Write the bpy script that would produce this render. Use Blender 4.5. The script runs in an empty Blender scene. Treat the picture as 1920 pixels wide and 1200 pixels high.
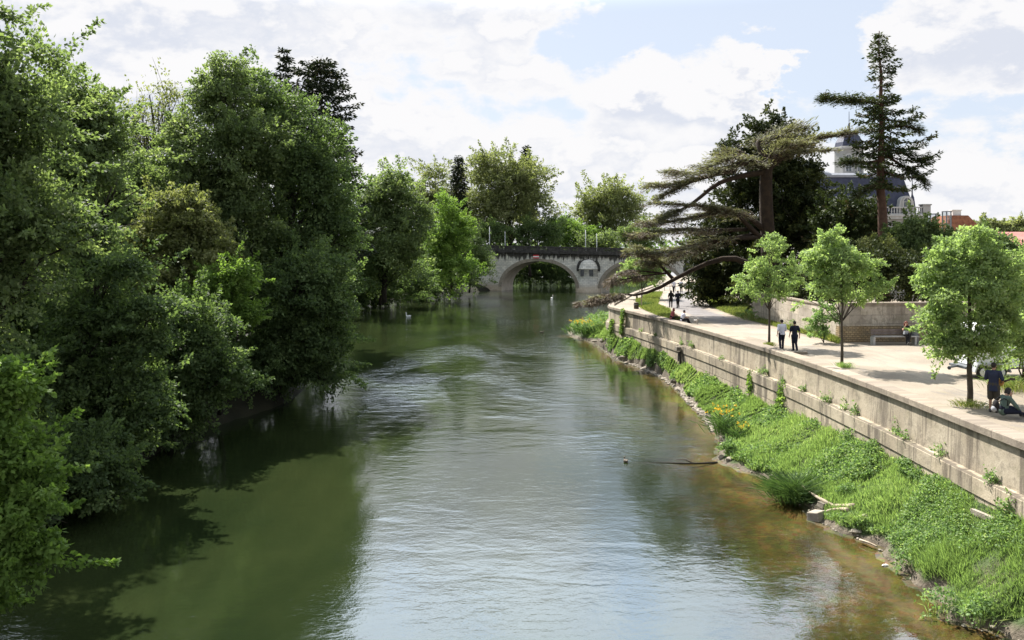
import bpy, bmesh, math, random
import numpy as np
from mathutils import Vector, Matrix

D = bpy.data
scene = bpy.context.scene
COL = scene.collection
R = math.radians
rng = np.random.default_rng(11)

# ------------------------------------------------------------------ camera
CAM_H = 10.0            # metres above the water
HORIZON = 470           # photo rows
cam = D.objects.new('camera', D.cameras.new('camera'))
COL.objects.link(cam)
cam.location = (0, 0, CAM_H)
cam.rotation_euler = (R(90), 0, 0)
cam.data.sensor_width = 36
cam.data.lens = 30
cam.data.shift_y = -(600 - HORIZON) / 1920
cam.data.clip_start = 0.5
cam.data.clip_end = 8000
scene.camera = cam

# ------------------------------------------------------------------ light
SUN_AZ, SUN_EL = -29.0, 49.0      # degrees from straight ahead (left negative), elevation
sun = D.objects.new('sun', D.lights.new('sun', 'SUN'))
COL.objects.link(sun)
sun.data.energy = 5.0
sun.data.angle = R(0.5)
sun.data.color = (1.0, 0.955, 0.885)
sd = Vector((math.sin(R(SUN_AZ)) * math.cos(R(SUN_EL)), math.cos(R(SUN_AZ)) * math.cos(R(SUN_EL)), math.sin(R(SUN_EL))))
sun.rotation_euler = (-sd).to_track_quat('-Z', 'Y').to_euler()

scene.view_settings.view_transform = 'Standard'
scene.view_settings.look = 'None'
scene.view_settings.exposure = 1.48
scene.view_settings.gamma = 1.0
scene.view_settings.use_curve_mapping = False
scene.cycles.max_bounces = 8
scene.cycles.diffuse_bounces = 3
scene.cycles.glossy_bounces = 3
scene.cycles.transmission_bounces = 4
scene.cycles.transparent_max_bounces = 8
scene.cycles.caustics_reflective = False
scene.cycles.caustics_refractive = False
scene.cycles.use_denoising = True


# ------------------------------------------------------------------ node helpers
class NT:
    def __init__(self, tree):
        self.t = tree
        self.n = tree.nodes
        self.l = tree.links

    def put(self, sock, v):
        if v is None:
            return
        if isinstance(v, bpy.types.NodeSocket):
            self.l.new(v, sock)
        elif isinstance(v, (tuple, list)):
            v = tuple(v)
            if sock.type == 'RGBA' and len(v) == 3:
                v = v + (1.0,)
            sock.default_value = v
        else:
            sock.default_value = v

    def node(self, typ, ins=None, **kw):
        nd = self.n.new(typ)
        for k, v in kw.items():
            setattr(nd, k, v)
        for k, v in (ins or {}).items():
            self.put(nd.inputs[k], v)
        return nd

    def m(self, op, a, b=None, c=None, clamp=False):
        nd = self.n.new('ShaderNodeMath')
        nd.operation = op
        nd.use_clamp = clamp
        for i, v in enumerate((a, b, c)):
            self.put(nd.inputs[i], v) if v is not None else None
        return nd.outputs[0]

    def mix(self, f, a, b, blend='MIX'):
        nd = self.n.new('ShaderNodeMix')
        nd.data_type = 'RGBA'
        nd.blend_type = blend
        self.put(nd.inputs['Factor'], f)
        self.put(nd.inputs[6], a)
        self.put(nd.inputs[7], b)
        return nd.outputs[2]

    def noise(self, vec, scale, detail=3.0, rough=0.5, dist=0.0):
        nd = self.node('ShaderNodeTexNoise', {'Scale': scale, 'Detail': detail, 'Roughness': rough, 'Distortion': dist})
        if vec is not None:
            self.l.new(vec, nd.inputs['Vector'])
        return nd.outputs['Fac']

    def scale(self, vec, s, loc=(0, 0, 0)):
        nd = self.node('ShaderNodeMapping')
        self.l.new(vec, nd.inputs['Vector'])
        nd.inputs['Scale'].default_value = s
        nd.inputs['Location'].default_value = loc
        return nd.outputs[0]

    def step(self, v, lo, hi):
        nd = self.node('ShaderNodeMapRange', {'From Min': lo, 'From Max': hi}, interpolation_type='SMOOTHSTEP')
        self.put(nd.inputs['Value'], v)
        return nd.outputs[0]

    def ramp(self, v, stops):
        nd = self.node('ShaderNodeValToRGB')
        self.put(nd.inputs[0], v)
        e = nd.color_ramp.elements
        while len(e) > 1:
            e.remove(e[-1])
        e[0].position, e[0].color = stops[0][0], tuple(stops[0][1]) + (1,)
        for p, c in stops[1:]:
            k = e.new(p)
            k.color = tuple(c) + (1,)
        return nd.outputs[0]

    def bump(self, h, dist, strength=1.0, normal=None):
        nd = self.node('ShaderNodeBump', {'Height': h, 'Distance': dist, 'Strength': strength})
        if normal is not None:
            self.l.new(normal, nd.inputs['Normal'])
        return nd.outputs[0]


def new_mat(name):
    mt = D.materials.new(name)
    mt.use_nodes = True
    nt = NT(mt.node_tree)
    nt.n.clear()
    out = nt.node('ShaderNodeOutputMaterial')
    return mt, nt, out


def surf(nt, out, color, rough=0.8, normal=None, spec=0.3, metal=0.0):
    p = nt.node('ShaderNodeBsdfPrincipled', {'Base Color': color, 'Roughness': rough, 'Specular IOR Level': spec, 'Metallic': metal})
    if normal is not None:
        nt.l.new(normal, p.inputs['Normal'])
    nt.l.new(p.outputs[0], out.inputs[0])
    return p


def obj_co(nt):
    return nt.node('ShaderNodeTexCoord').outputs['Object']


def mottled(name, c1, c2, scale=1.0, rough=0.85, bump=0.0, fine=8.0, spec=0.25, metal=0.0):
    """two-tone noise material with a fine grain"""
    mt, nt, out = new_mat(name)
    co = obj_co(nt)
    a = nt.noise(co, scale, 5, 0.6)
    b = nt.noise(co, scale * fine, 3, 0.6)
    f = nt.m('ADD', nt.m('MULTIPLY', nt.step(a, 0.3, 0.7), 0.7), nt.m('MULTIPLY', b, 0.3))
    col = nt.mix(f, c1, c2)
    nrm = nt.bump(nt.m('ADD', nt.m('MULTIPLY', a, .6), nt.m('MULTIPLY', b, .4)), bump) if bump else None
    surf(nt, out, col, rough, nrm, spec, metal)
    return mt


def leaf_mat(name, dark, light, trans=0.38, tcol=None, warm=None, spec=0.10):
    mt, nt, out = new_mat(name)
    r = nt.node('ShaderNodeAttribute', attribute_name='rnd').outputs['Fac']
    stops = [(0.0, dark), (0.75, light)]
    stops.append((1.0, warm if warm else light))
    col = nt.ramp(r, stops)
    p = nt.node('ShaderNodeBsdfPrincipled', {'Base Color': col, 'Roughness': 0.6, 'Specular IOR Level': spec})
    tc = nt.mix(1.0, col, tcol if tcol else (1.38, 1.46, 0.78), 'MULTIPLY')
    t = nt.node('ShaderNodeBsdfTranslucent', {'Color': tc})
    mx = nt.node('ShaderNodeMixShader', {0: trans})
    nt.l.new(p.outputs[0], mx.inputs[1])
    nt.l.new(t.outputs[0], mx.inputs[2])
    nt.l.new(mx.outputs[0], out.inputs[0])
    return mt


# ------------------------------------------------------------------ sky
world = D.worlds.new('World')
scene.world = world
world.use_nodes = True
nt = NT(world.node_tree)
nt.n.clear()
wout = nt.node('ShaderNodeOutputWorld')
sky = nt.node('ShaderNodeTexSky', sky_type='NISHITA', sun_disc=False, sun_elevation=R(SUN_EL), sun_rotation=R(SUN_AZ),
              altitude=50, air_density=1.0, dust_density=1.2, ozone_density=1.0)
dirv = nt.node('ShaderNodeTexCoord').outputs['Generated']
sep = nt.node('ShaderNodeSeparateXYZ')
nt.l.new(dirv, sep.inputs[0])
az = nt.m('ARCTAN2', sep.outputs[0], sep.outputs[1])
el = nt.m('ARCTANGENT', nt.m('DIVIDE', sep.outputs[2], nt.m('SQRT', nt.m('ADD', nt.m('POWER', sep.outputs[0], 2.0), nt.m('POWER', sep.outputs[1], 2.0)))))


def cloud_field(dv):
    """cloud density over azimuth / elevation; dv shifts the sample upwards"""
    e2 = nt.m('ADD', el, dv)
    cv = nt.node('ShaderNodeCombineXYZ')
    nt.l.new(nt.m('MULTIPLY', az, 1.0), cv.inputs[0])
    nt.l.new(nt.m('MULTIPLY', e2, 1.7), cv.inputs[1])
    big = nt.noise(cv.outputs[0], 3.6, 2, 0.5, 0.2)
    puff = nt.noise(cv.outputs[0], 11.0, 9, 0.58, 0.15)
    d = nt.m('ADD', nt.m('MULTIPLY', big, 0.50), nt.m('MULTIPLY', puff, 0.62))
    d = nt.m('ADD', d, 0.168)
    wn = nt.node('ShaderNodeTexNoise', {'Scale': 7.0, 'Detail': 6.0, 'Roughness': 0.62})
    nt.l.new(cv.outputs[0], wn.inputs['Vector'])
    ws = nt.node('ShaderNodeSeparateXYZ')
    nt.l.new(wn.outputs['Color'], ws.inputs[0])
    azw = nt.m('ADD', az, nt.m('MULTIPLY', nt.m('SUBTRACT', ws.outputs[0], 0.5), 0.30))
    e2 = nt.m('ADD', e2, nt.m('MULTIPLY', nt.m('SUBTRACT', ws.outputs[1], 0.5), 0.11))
    for (a0, e0, sa, se, w) in BANKS:
        da = nt.m('DIVIDE', nt.m('SUBTRACT', azw, a0), sa)
        de = nt.m('DIVIDE', nt.m('SUBTRACT', e2, e0), se)
        g = nt.m('EXPONENT', nt.m('MULTIPLY', nt.m('ADD', nt.m('POWER', da, 2.0), nt.m('POWER', de, 2.0)), -1.0))
        d = nt.m('ADD', d, nt.m('MULTIPLY', g, w))
    return d


# banks of cloud: azimuth, elevation (rad), half widths, weight (negative = open blue)
BANKS = [(0.205, 0.190, 0.085, 0.030, 0.20), (0.175, 0.215, 0.03, 0.03, 0.14), (0.265, 0.215, 0.035, 0.028, 0.16), (0.235, 0.165, 0.10, 0.018, 0.12),
         (0.49, 0.23, 0.09, 0.06, 0.22), (0.53, 0.19, 0.06, 0.03, 0.14), (0.04, 0.285, 0.09, 0.025, 0.18), (-0.42, 0.22, 0.30, 0.16, 0.22), (0.10, 0.07, 0.6, 0.05, 0.12),
         (0.20, 0.285, 0.16, 0.035, -0.42), (0.335, 0.205, 0.045, 0.060, -0.34), (0.10, 0.235, 0.07, 0.022, -0.22), (-0.13, 0.20, 0.05, 0.03, -0.20), (0.42, 0.125, 0.05, 0.03, -0.16), (0.56, 0.125, 0.05, 0.04, -0.20), (0.02, 0.165, 0.07, 0.02, -0.12)]
d0 = cloud_field(0.0)
d1 = cloud_field(0.022)
cover = nt.step(d0, 0.61, 0.72)
thick = nt.step(d0, 0.70, 0.88)
# the sunlit top of a heap against its grey base: is there less cloud just above?
topness = nt.step(nt.m('SUBTRACT', d0, d1), -0.05, 0.06)
lit = nt.m('MAXIMUM', topness, nt.m('SUBTRACT', 1.0, thick))
cloud_col = nt.mix(lit, (0.268, 0.280, 0.312), (0.352, 0.348, 0.350))
# added bright band of sky above the view, to lighten the water's reflection
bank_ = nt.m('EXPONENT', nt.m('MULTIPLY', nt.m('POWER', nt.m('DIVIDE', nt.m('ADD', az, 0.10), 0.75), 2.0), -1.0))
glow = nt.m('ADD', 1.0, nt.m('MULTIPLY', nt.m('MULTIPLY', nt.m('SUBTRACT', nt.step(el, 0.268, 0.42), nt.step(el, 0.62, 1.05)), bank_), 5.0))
sky_s = nt.node('ShaderNodeMix', data_type='RGBA', blend_type='MULTIPLY')
sky_s.inputs['Factor'].default_value = 1.0
nt.l.new(sky.outputs[0], sky_s.inputs[6])
sky_s.inputs[7].default_value = (0.058, 0.058, 0.058, 1)
veil = nt.mix(0.80, sky_s.outputs[2], (0.275, 0.300, 0.345))
skycol = nt.mix(nt.m('MULTIPLY', cover, 0.95), veil, cloud_col)
bg = nt.node('ShaderNodeBackground', {'Strength': 1.0})
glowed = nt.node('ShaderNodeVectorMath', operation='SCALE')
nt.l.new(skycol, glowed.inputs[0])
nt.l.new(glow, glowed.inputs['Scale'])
tint = nt.mix(nt.step(el, 0.25, 0.40), (1, 1, 1), (0.88, 0.98, 1.07))  # the added band is also tinted bluer for the water's reflection
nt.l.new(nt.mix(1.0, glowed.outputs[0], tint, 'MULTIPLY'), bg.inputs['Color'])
nt.l.new(bg.outputs[0], wout.inputs[0])


# ------------------------------------------------------------------ object helpers
def tag(o, label=None, cat=None, group=None, kind=None):
    if label:
        o['label'] = label
    if cat:
        o['category'] = cat
    if group:
        o['group'] = group
    if kind:
        o['kind'] = kind
    return o


def empty(name, loc, label, cat, group=None, rz=0.0):
    o = D.objects.new(name, None)
    COL.objects.link(o)
    o.location = loc
    o.rotation_euler = (0, 0, rz)
    o.empty_display_size = 0.1
    return tag(o, label, cat, group)


def copy_tree(o, parent=None):
    c = o.copy()
    COL.objects.link(c)
    c.parent = parent
    for ch in o.children:
        copy_tree(ch, c)
    return c


def W(px, py, y):
    """a point seen at photo pixel (px,py) and at distance y, in metres"""
    return np.array([(px - 960) / 1600 * y, y, CAM_H - (py - HORIZON) / 1600 * y])


def G(px, py, z):
    """a point of the level z seen at photo pixel (px,py)"""
    y = 1600 * (CAM_H - z) / (py - HORIZON)
    return np.array([(px - 960) / 1600 * y, y, z])


class Geo:
    """collects shapes that become one mesh object"""
    def __init__(self):
        self.v, self.f, self.uv = [], [], []
        self.n = 0
        self.mi = []

    def add(self, verts, faces, mi=0):
        self.v.append(np.asarray(verts, float))
        for f in faces:
            self.f.append([i + self.n for i in f])
            self.mi.append(mi)
        self.n += len(verts)

    def box(self, c, s, rz=0.0, mi=0, taper=1.0):
        x, y, z = [k / 2 for k in s]
        p = np.array([[-x, -y, -z], [x, -y, -z], [x, y, -z], [-x, y, -z], [-x * taper, -y * taper, z], [x * taper, -y * taper, z], [x * taper, y * taper, z], [-x * taper, y * taper, z]])
        ca, sa = math.cos(rz), math.sin(rz)
        q = p.copy()
        q[:, 0] = p[:, 0] * ca - p[:, 1] * sa
        q[:, 1] = p[:, 0] * sa + p[:, 1] * ca
        self.add(q + np.array(c), [(3, 2, 1, 0), (4, 5, 6, 7), (0, 1, 5, 4), (1, 2, 6, 5), (2, 3, 7, 6), (3, 0, 4, 7)], mi)

    def tube(self, pts, rad, sides=6, cap=True, mi=0, squash=1.0):
        pts = np.asarray(pts, float)
        n = len(pts)
        rad = np.broadcast_to(np.asarray(rad, float), (n,))
        t = np.gradient(pts, axis=0)
        t /= np.linalg.norm(t, axis=1, keepdims=True) + 1e-9
        up = np.array([0, 0, 1.0]) if abs(t[0][2]) < 0.9 else np.array([1.0, 0, 0])
        a = np.arange(sides) / sides * 2 * math.pi
        vs = []
        u = np.cross(t[0], up)
        u /= np.linalg.norm(u)
        for i in range(n):
            u = u - t[i] * np.dot(u, t[i])
            u /= np.linalg.norm(u) + 1e-9
            w = np.cross(t[i], u)
            vs.append(pts[i] + rad[i] * (np.cos(a)[:, None] * u + squash * np.sin(a)[:, None] * w))
        fs = []
        for i in range(n - 1):
            for k in range(sides):
                k2 = (k + 1) % sides
                fs.append((i * sides + k, i * sides + k2, (i + 1) * sides + k2, (i + 1) * sides + k))
        if cap:
            fs.append(tuple(range(sides - 1, -1, -1)))
            fs.append(tuple((n - 1) * sides + k for k in range(sides)))
        self.add(np.concatenate(vs), fs, mi)

    def lathe(self, c, prof, n=16, mi=0, sx=1.0, sy=1.0):
        a = np.arange(n) / n * 2 * math.pi
        vs = np.concatenate([np.stack([np.cos(a) * r * sx, np.sin(a) * r * sy, np.full(n, z)], 1) for r, z in prof]) + np.array(c)
        fs = []
        for i in range(len(prof) - 1):
            for k in range(n):
                k2 = (k + 1) % n
                fs.append((i * n + k, i * n + k2, (i + 1) * n + k2, (i + 1) * n + k))
        fs.append(tuple(range(n - 1, -1, -1)))
        fs.append(tuple((len(prof) - 1) * n + k for k in range(n)))
        self.add(vs, fs, mi)

    def ball(self, c, r, n=10, m=6, jit=0.0, mi=0):
        r = np.broadcast_to(np.asarray(r, float), (3,))
        vs, fs = [], []
        for i in range(m + 1):
            th = math.pi * i / m
            for k in range(n):
                ph = 2 * math.pi * k / n
                j = 1 + jit * rng.normal() if 0 < i < m else 1
                vs.append([math.sin(th) * math.cos(ph) * r[0] * j, math.sin(th) * math.sin(ph) * r[1] * j, math.cos(th) * r[2] * j])
        for i in range(m):
            for k in range(n):
                k2 = (k + 1) % n
                fs.append((i * n + k, (i + 1) * n + k, (i + 1) * n + k2, i * n + k2))
        self.add(np.array(vs) + np.array(c), fs, mi)

    def prism(self, poly, depth, origin, xdir=(1, 0, 0), zdir=(0, 0, 1), mi=0):
        """polygon in the plane (xdir, zdir) extruded by depth along their cross product"""
        xd, zd = np.array(xdir, float), np.array(zdir, float)
        nd = np.cross(zd, xd)
        p = np.array([np.array(origin) + xd * a + zd * b for a, b in poly])
        n = len(p)
        self.add(np.concatenate([p, p + nd * depth]), [tuple(range(n)), tuple(range(2 * n - 1, n - 1, -1))] + [((i + 1) % n, i, i + n, (i + 1) % n + n) for i in range(n)], mi)

    def build(self, name, mats, parent=None, smooth=False, fix=True):
        me = D.meshes.new(name)
        me.from_pydata(np.concatenate(self.v).tolist(), [], self.f)
        for mt in (mats if isinstance(mats, (list, tuple)) else [mats]):
            me.materials.append(mt)
        if any(self.mi):
            me.polygons.foreach_set('material_index', self.mi)
        if fix:
            bm = bmesh.new()
            bm.from_mesh(me)
            bmesh.ops.recalc_face_normals(bm, faces=bm.faces)
            bm.to_mesh(me)
            bm.free()
        if smooth:
            me.polygons.foreach_set('use_smooth', [True] * len(me.polygons))
        o = D.objects.new(name, me)
        COL.objects.link(o)
        o.parent = parent
        return o


def local(o_parent, pts):
    return np.asarray(pts, float) - np.array(o_parent.location)


def quads(name, arr, mats, parent=None, rnd=None, origin=None):
    """arr (N,4,3): N loose quads as one mesh, fast"""
    n = len(arr)
    me = D.meshes.new(name)
    co = arr.reshape(-1, 3)
    if origin is not None:
        co = co - np.asarray(origin, float)
    me.vertices.add(4 * n)
    me.vertices.foreach_set('co', co.astype(np.float32).ravel())
    me.loops.add(4 * n)
    me.loops.foreach_set('vertex_index', np.arange(4 * n, dtype=np.int32))
    me.polygons.add(n)
    me.polygons.foreach_set('loop_start', np.arange(0, 4 * n, 4, dtype=np.int32))
    me.update(calc_edges=True)
    if rnd is not None:
        at = me.attributes.new('rnd', 'FLOAT', 'FACE')
        at.data.foreach_set('value', np.clip(rnd, 0, 1).astype(np.float32))
    me.materials.append(mats)
    o = D.objects.new(name, me)
    COL.objects.link(o)
    o.parent = parent
    return o


def unit(v):
    return v / (np.linalg.norm(v, axis=-1, keepdims=True) + 1e-9)


def leaf_quads(c, axis, normal, length, width, mid=0.45):
    """diamond leaves from a foot point c along axis"""
    axis = unit(axis)
    side = unit(np.cross(normal, axis))
    L, Wd = np.asarray(length)[:, None], np.asarray(width)[:, None]
    a = c
    b = c + axis * L * mid + side * Wd * .5
    d = c + axis * L * mid - side * Wd * .5
    e = c + axis * L
    return np.stack([a, b, e, d], 1)


def lerp_line(pts, n):
    """resample a polyline (Catmull-Rom) to n points"""
    pts = np.asarray(pts, float)
    m = len(pts)
    s = np.linspace(0, m - 1, n)
    i = np.clip(s.astype(int), 0, m - 2)
    f = (s - i)[:, None]
    p0, p1, p2, p3 = pts[np.clip(i - 1, 0, m - 1)], pts[i], pts[i + 1], pts[np.clip(i + 2, 0, m - 1)]
    return .5 * ((2 * p1) + (-p0 + p2) * f + (2 * p0 - 5 * p1 + 4 * p2 - p3) * f ** 2 + (-p0 + 3 * p1 - 3 * p2 + p3) * f ** 3)


def grid_mesh(name, P, mats, uv=None, attrs=None, smooth=True, parent=None, origin=None):
    """P (a,b,3) as a sheet"""
    a, b = P.shape[:2]
    idx = np.arange(a * b).reshape(a, b)
    f = np.stack([idx[:-1, :-1], idx[1:, :-1], idx[1:, 1:], idx[:-1, 1:]], -1).reshape(-1, 4)
    me = D.meshes.new(name)
    co = P.reshape(-1, 3)
    if origin is not None:
        co = co - np.asarray(origin, float)
    me.from_pydata(co.tolist(), [], f.tolist())
    if uv is not None:
        ul = me.uv_layers.new(name='UVMap')
        ul.data.foreach_set('uv', uv.reshape(-1, 2)[f.ravel()].astype(np.float32).ravel())
    for k, v in (attrs or {}).items():
        at = me.attributes.new(k, 'FLOAT', 'POINT')
        at.data.foreach_set('value', v.ravel().astype(np.float32))
    if smooth:
        me.polygons.foreach_set('use_smooth', [True] * len(me.polygons))
    me.materials.append(mats)
    o = D.objects.new(name, me)
    COL.objects.link(o)
    o.parent = parent
    return o

# ================================================================== the river, its banks and the quay
ZG = 4.35     # level of the quay
ZC = 4.50     # top of the wall's coping
WALL = np.array([(15.4, -6), (15.4, 8), (15.4, 25.6), (15.45, 29.4), (15.5, 36.2), (15.25, 45.4), (14.2, 58.3), (12.9, 68.5), (11.65, 77.2), (10.4, 84.0),
                 (10.6, 88.0), (13.0, 98), (16.6, 113), (25.7, 147), (34, 190)])
# water's edge below the wall
EDGE = np.array([(14.2, -6), (13.9, 8), (13.2, 17), (12.8, 21.9), (12.0, 22.9), (12.2, 25), (12.07, 26.7), (12.3, 29.1), (11.3, 30.8), (11.4, 32.7), (11.2, 37.2),
                 (9.9, 40.4), (10.9, 44.5), (11.5, 50), (11.7, 55.5), (12.0, 61.5), (11.8, 68), (11.2, 72), (10.6, 74.4), (9.6, 78.4), (9.3, 85), (9.0, 91), (8.2, 95),
                 (7.0, 99), (7.4, 108), (9.0, 118), (14, 132), (22, 150), (31, 190)])
LEFT = np.array([(-19, -40), (-18, 10), (-17.5, 30), (-17.5, 45), (-15, 57), (-17, 72), (-24, 95), (-28, 130), (-27, 157), (-18.5, 188), (-6.5, 211), (-2, 240), (-2, 300)])


def wall_x(y):
    return np.interp(y, WALL[:10, 1], WALL[:10, 0])


def edge_x(y):
    return np.interp(y, EDGE[:23, 1], EDGE[:23, 0])


def bank_base_z(y):
    return np.interp(y, [0, 25, 32, 40, 48, 53, 66, 85, 100, 190], [2.3, 2.2, 2.0, 1.7, 1.30, 1.25, 1.55, 1.9, 2.1, 2.1])


def sweep(name, line, profile, mats, parent=None, n=160, zfun=None, inward=False, smooth=False):
    """profile [(offset towards the river, z)] along the line, as a strip with metric UVs"""
    L = lerp_line(line, n)
    t = np.gradient(L, axis=0)
    t = unit(t)
    nrm = np.stack([-t[:, 1], t[:, 0]], 1)
    s = np.concatenate([[0], np.cumsum(np.linalg.norm(np.diff(L, axis=0), axis=1))])
    pr = np.array(profile, float)
    q = np.concatenate([[0], np.cumsum(np.linalg.norm(np.diff(pr, axis=0), axis=1))])
    P = np.zeros((n, len(pr), 3))
    P[:, :, :2] = L[:, None, :] + nrm[:, None, :] * pr[None, :, 0:1]
    P[:, :, 2] = pr[None, :, 1]
    UV = np.zeros((n, len(pr), 2))
    UV[:, :, 0] = s[:, None]
    UV[:, :, 1] = pr[None, :, 1]
    return grid_mesh(name, P, mats, UV, smooth=smooth, parent=parent)


# ---- materials of the setting
def water_material():
    mt, nt, out = new_mat('river_water')
    co = obj_co(nt)
    rip = nt.node('ShaderNodeAttribute', attribute_name='ripple').outputs['Fac']
    dep = nt.node('ShaderNodeAttribute', attribute_name='depth').outputs['Fac']
    w1 = nt.noise(nt.scale(co, (0.55, 0.9, 1)), 1.0, 2, 0.5, 0.4)
    w2 = nt.noise(nt.scale(co, (2.3, 3.6, 1), (7, 3, 0)), 1.0, 3, 0.55, 0.6)
    w3 = nt.noise(nt.scale(co, (8.5, 11.0, 1), (1, 5, 0)), 1.0, 2, 0.6, 0.3)
    swirl = nt.step(nt.noise(nt.scale(co, (0.10, 0.05, 1)), 1.0, 3, 0.6, 1.0), 0.40, 0.62)
    h = nt.m('ADD', nt.m('MULTIPLY', w1, 0.075), nt.m('ADD', nt.m('MULTIPLY', w2, 0.030), nt.m('MULTIPLY', w3, 0.0095)))
    amp = nt.m('MULTIPLY', rip, nt.m('ADD', 0.45, nt.m('MULTIPLY', swirl, 0.75)))
    nrm = nt.bump(nt.m('MULTIPLY', h, amp), 1.0)
    murk = nt.noise(nt.scale(co, (0.16, 0.07, 1)), 1.0, 4, 0.6)
    col = nt.mix(nt.step(murk, 0.3, 0.7), (0.0090, 0.0148, 0.0052), (0.0185, 0.025, 0.0085))
    body = nt.node('ShaderNodeBsdfDiffuse', {'Color': col})
    clear = nt.node('ShaderNodeBsdfTransparent', {'Color': (0.92, 0.84, 0.62, 1)})
    patch = nt.noise(nt.scale(co, (0.5, 0.3, 1)), 1.0, 4, 0.6)
    d2 = nt.m('ADD', dep, nt.m('MULTIPLY', nt.m('SUBTRACT', patch, 0.5), 0.9))
    mk = nt.step(d2, 0.15, 1.05)
    inner = nt.node('ShaderNodeMixShader', {0: mk})
    nt.l.new(clear.outputs[0], inner.inputs[1])
    nt.l.new(body.outputs[0], inner.inputs[2])
    fr = nt.node('ShaderNodeFresnel', {'IOR': 1.40})
    nt.l.new(nrm, fr.inputs['Normal'])
    gl = nt.node('ShaderNodeBsdfGlossy', {'Color': (0.94, 0.96, 1.0, 1), 'Roughness': 0.045})
    nt.l.new(nrm, gl.inputs['Normal'])
    mx = nt.node('ShaderNodeMixShader')
    nt.l.new(fr.outputs[0], mx.inputs[0])
    nt.l.new(inner.outputs[0], mx.inputs[1])
    nt.l.new(gl.outputs[0], mx.inputs[2])
    nt.l.new(mx.outputs[0], out.inputs[0])
    return mt


def bed_material():
    mt, nt, out = new_mat('river_bed')
    co = obj_co(nt)
    a = nt.noise(nt.scale(co, (0.55, 0.35, 1)), 1.0, 5, 0.65, 0.5)
    v = nt.node('ShaderNodeTexVoronoi', {'Scale': 5.0})
    nt.l.new(co, v.inputs['Vector'])
    c = nt.ramp(nt.step(a, 0.25, 0.75), [(0.0, (0.028, 0.032, 0.010)), (0.35, (0.056, 0.056, 0.018)), (0.6, (0.098, 0.088, 0.038)), (1.0, (0.165, 0.148, 0.085))])
    c = nt.mix(nt.m('MULTIPLY', v.outputs['Color'], 0.35) if False else 0.3, c, v.outputs['Color'], 'SOFT_LIGHT')
    g = nt.noise(co, 9.0, 3, 0.7)
    c = nt.mix(0.5, c, nt.ramp(g, [(0.3, (0.05, 0.04, 0.02)), (0.7, (0.26, 0.22, 0.12))]), 'OVERLAY')
    surf(nt, out, c, 0.9, nt.bump(g, 0.05))
    return mt


def soil_material():
    mt, nt, out = new_mat('bank_soil')
    co = obj_co(nt)
    a = nt.noise(co, 0.7, 5, 0.65)
    g = nt.noise(co, 9.0, 4, 0.7)
    c = nt.ramp(a, [(0.30, (0.030, 0.052, 0.014)), (0.50, (0.045, 0.066, 0.020)), (0.70, (0.075, 0.075, 0.035))])
    shore = nt.node('ShaderNodeAttribute', attribute_name='shore').outputs['Fac']
    gravel = nt.ramp(g, [(0.3, (0.060, 0.048, 0.034)), (0.6, (0.13, 0.108, 0.08)), (0.8, (0.22, 0.19, 0.15))])
    c = nt.mix(nt.step(nt.m('ADD', shore, nt.m('MULTIPLY', nt.m('SUBTRACT', a, 0.5), 0.9)), 0.62, 0.85), c, gravel)
    surf(nt, out, c, 0.95, nt.bump(g, 0.06))
    return mt


def quay_ground_material():
    mt, nt, out = new_mat('quay_sand')
    co = obj_co(nt)
    a = nt.noise(co, 0.22, 5, 0.6, 0.3)
    b = nt.noise(nt.scale(co, (1.4, 0.35, 1)), 1.0, 5, 0.65)
    g = nt.noise(co, 14.0, 4, 0.75)
    c = nt.mix(nt.step(a, 0.35, 0.65), (0.196, 0.166, 0.128), (0.272, 0.235, 0.188))
    c = nt.mix(nt.m('MULTIPLY', nt.step(b, 0.5, 0.75), 0.5), c, (0.20, 0.175, 0.148))
    c = nt.mix(nt.m('MULTIPLY', nt.step(nt.noise(co, 0.9, 5, 0.7), 0.60, 0.72), 0.35), c, (0.22, 0.205, 0.11))
    tr_ = nt.noise(nt.scale(co, (2.4, 0.12, 1)), 1.0, 4, 0.6, 0.4)
    c = nt.mix(nt.m('MULTIPLY', nt.step(tr_, 0.56, 0.68), 0.42), c, (0.150, 0.135, 0.118))
    old = nt.noise(nt.scale(co, (0.8, 0.35, 1), (3, 9, 0)), 1.0, 6, 0.72, 0.6)
    c = nt.mix(nt.m('MULTIPLY', nt.step(old, 0.57, 0.66), 0.5), c, (0.145, 0.135, 0.128))
    c = nt.mix(0.35, c, nt.ramp(g, [(0.25, (0.12, 0.10, 0.08)), (0.75, (0.75, 0.7, 0.62))]), 'SOFT_LIGHT')
    surf(nt, out, c, 0.95, nt.bump(g, 0.02))
    return mt


def asphalt_material():
    mt, nt, out = new_mat('path_asphalt')
    co = obj_co(nt)
    e = nt.node('ShaderNodeAttribute', attribute_name='side').outputs['Fac']
    a = nt.noise(co, 0.35, 5, 0.65, 0.3)
    g = nt.noise(co, 12.0, 4, 0.75)
    c = nt.mix(nt.step(a, 0.3, 0.7), (0.125, 0.114, 0.112), (0.175, 0.160, 0.155))
    sand = nt.mix(nt.step(a, 0.35, 0.65), (0.23, 0.19, 0.148), (0.29, 0.245, 0.195))
    f = nt.step(nt.m('ADD', e, nt.m('MULTIPLY', nt.m('SUBTRACT', nt.noise(co, 0.6, 5, 0.7), 0.5), 1.0)), 0.45, 0.85)
    c = nt.mix(f, c, sand)
    c = nt.mix(0.22, c, nt.ramp(g, [(0.25, (0.1, 0.1, 0.1)), (0.75, (0.7, 0.68, 0.65))]), 'SOFT_LIGHT')
    surf(nt, out, c, 0.92, nt.bump(g, 0.02))
    return mt


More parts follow.
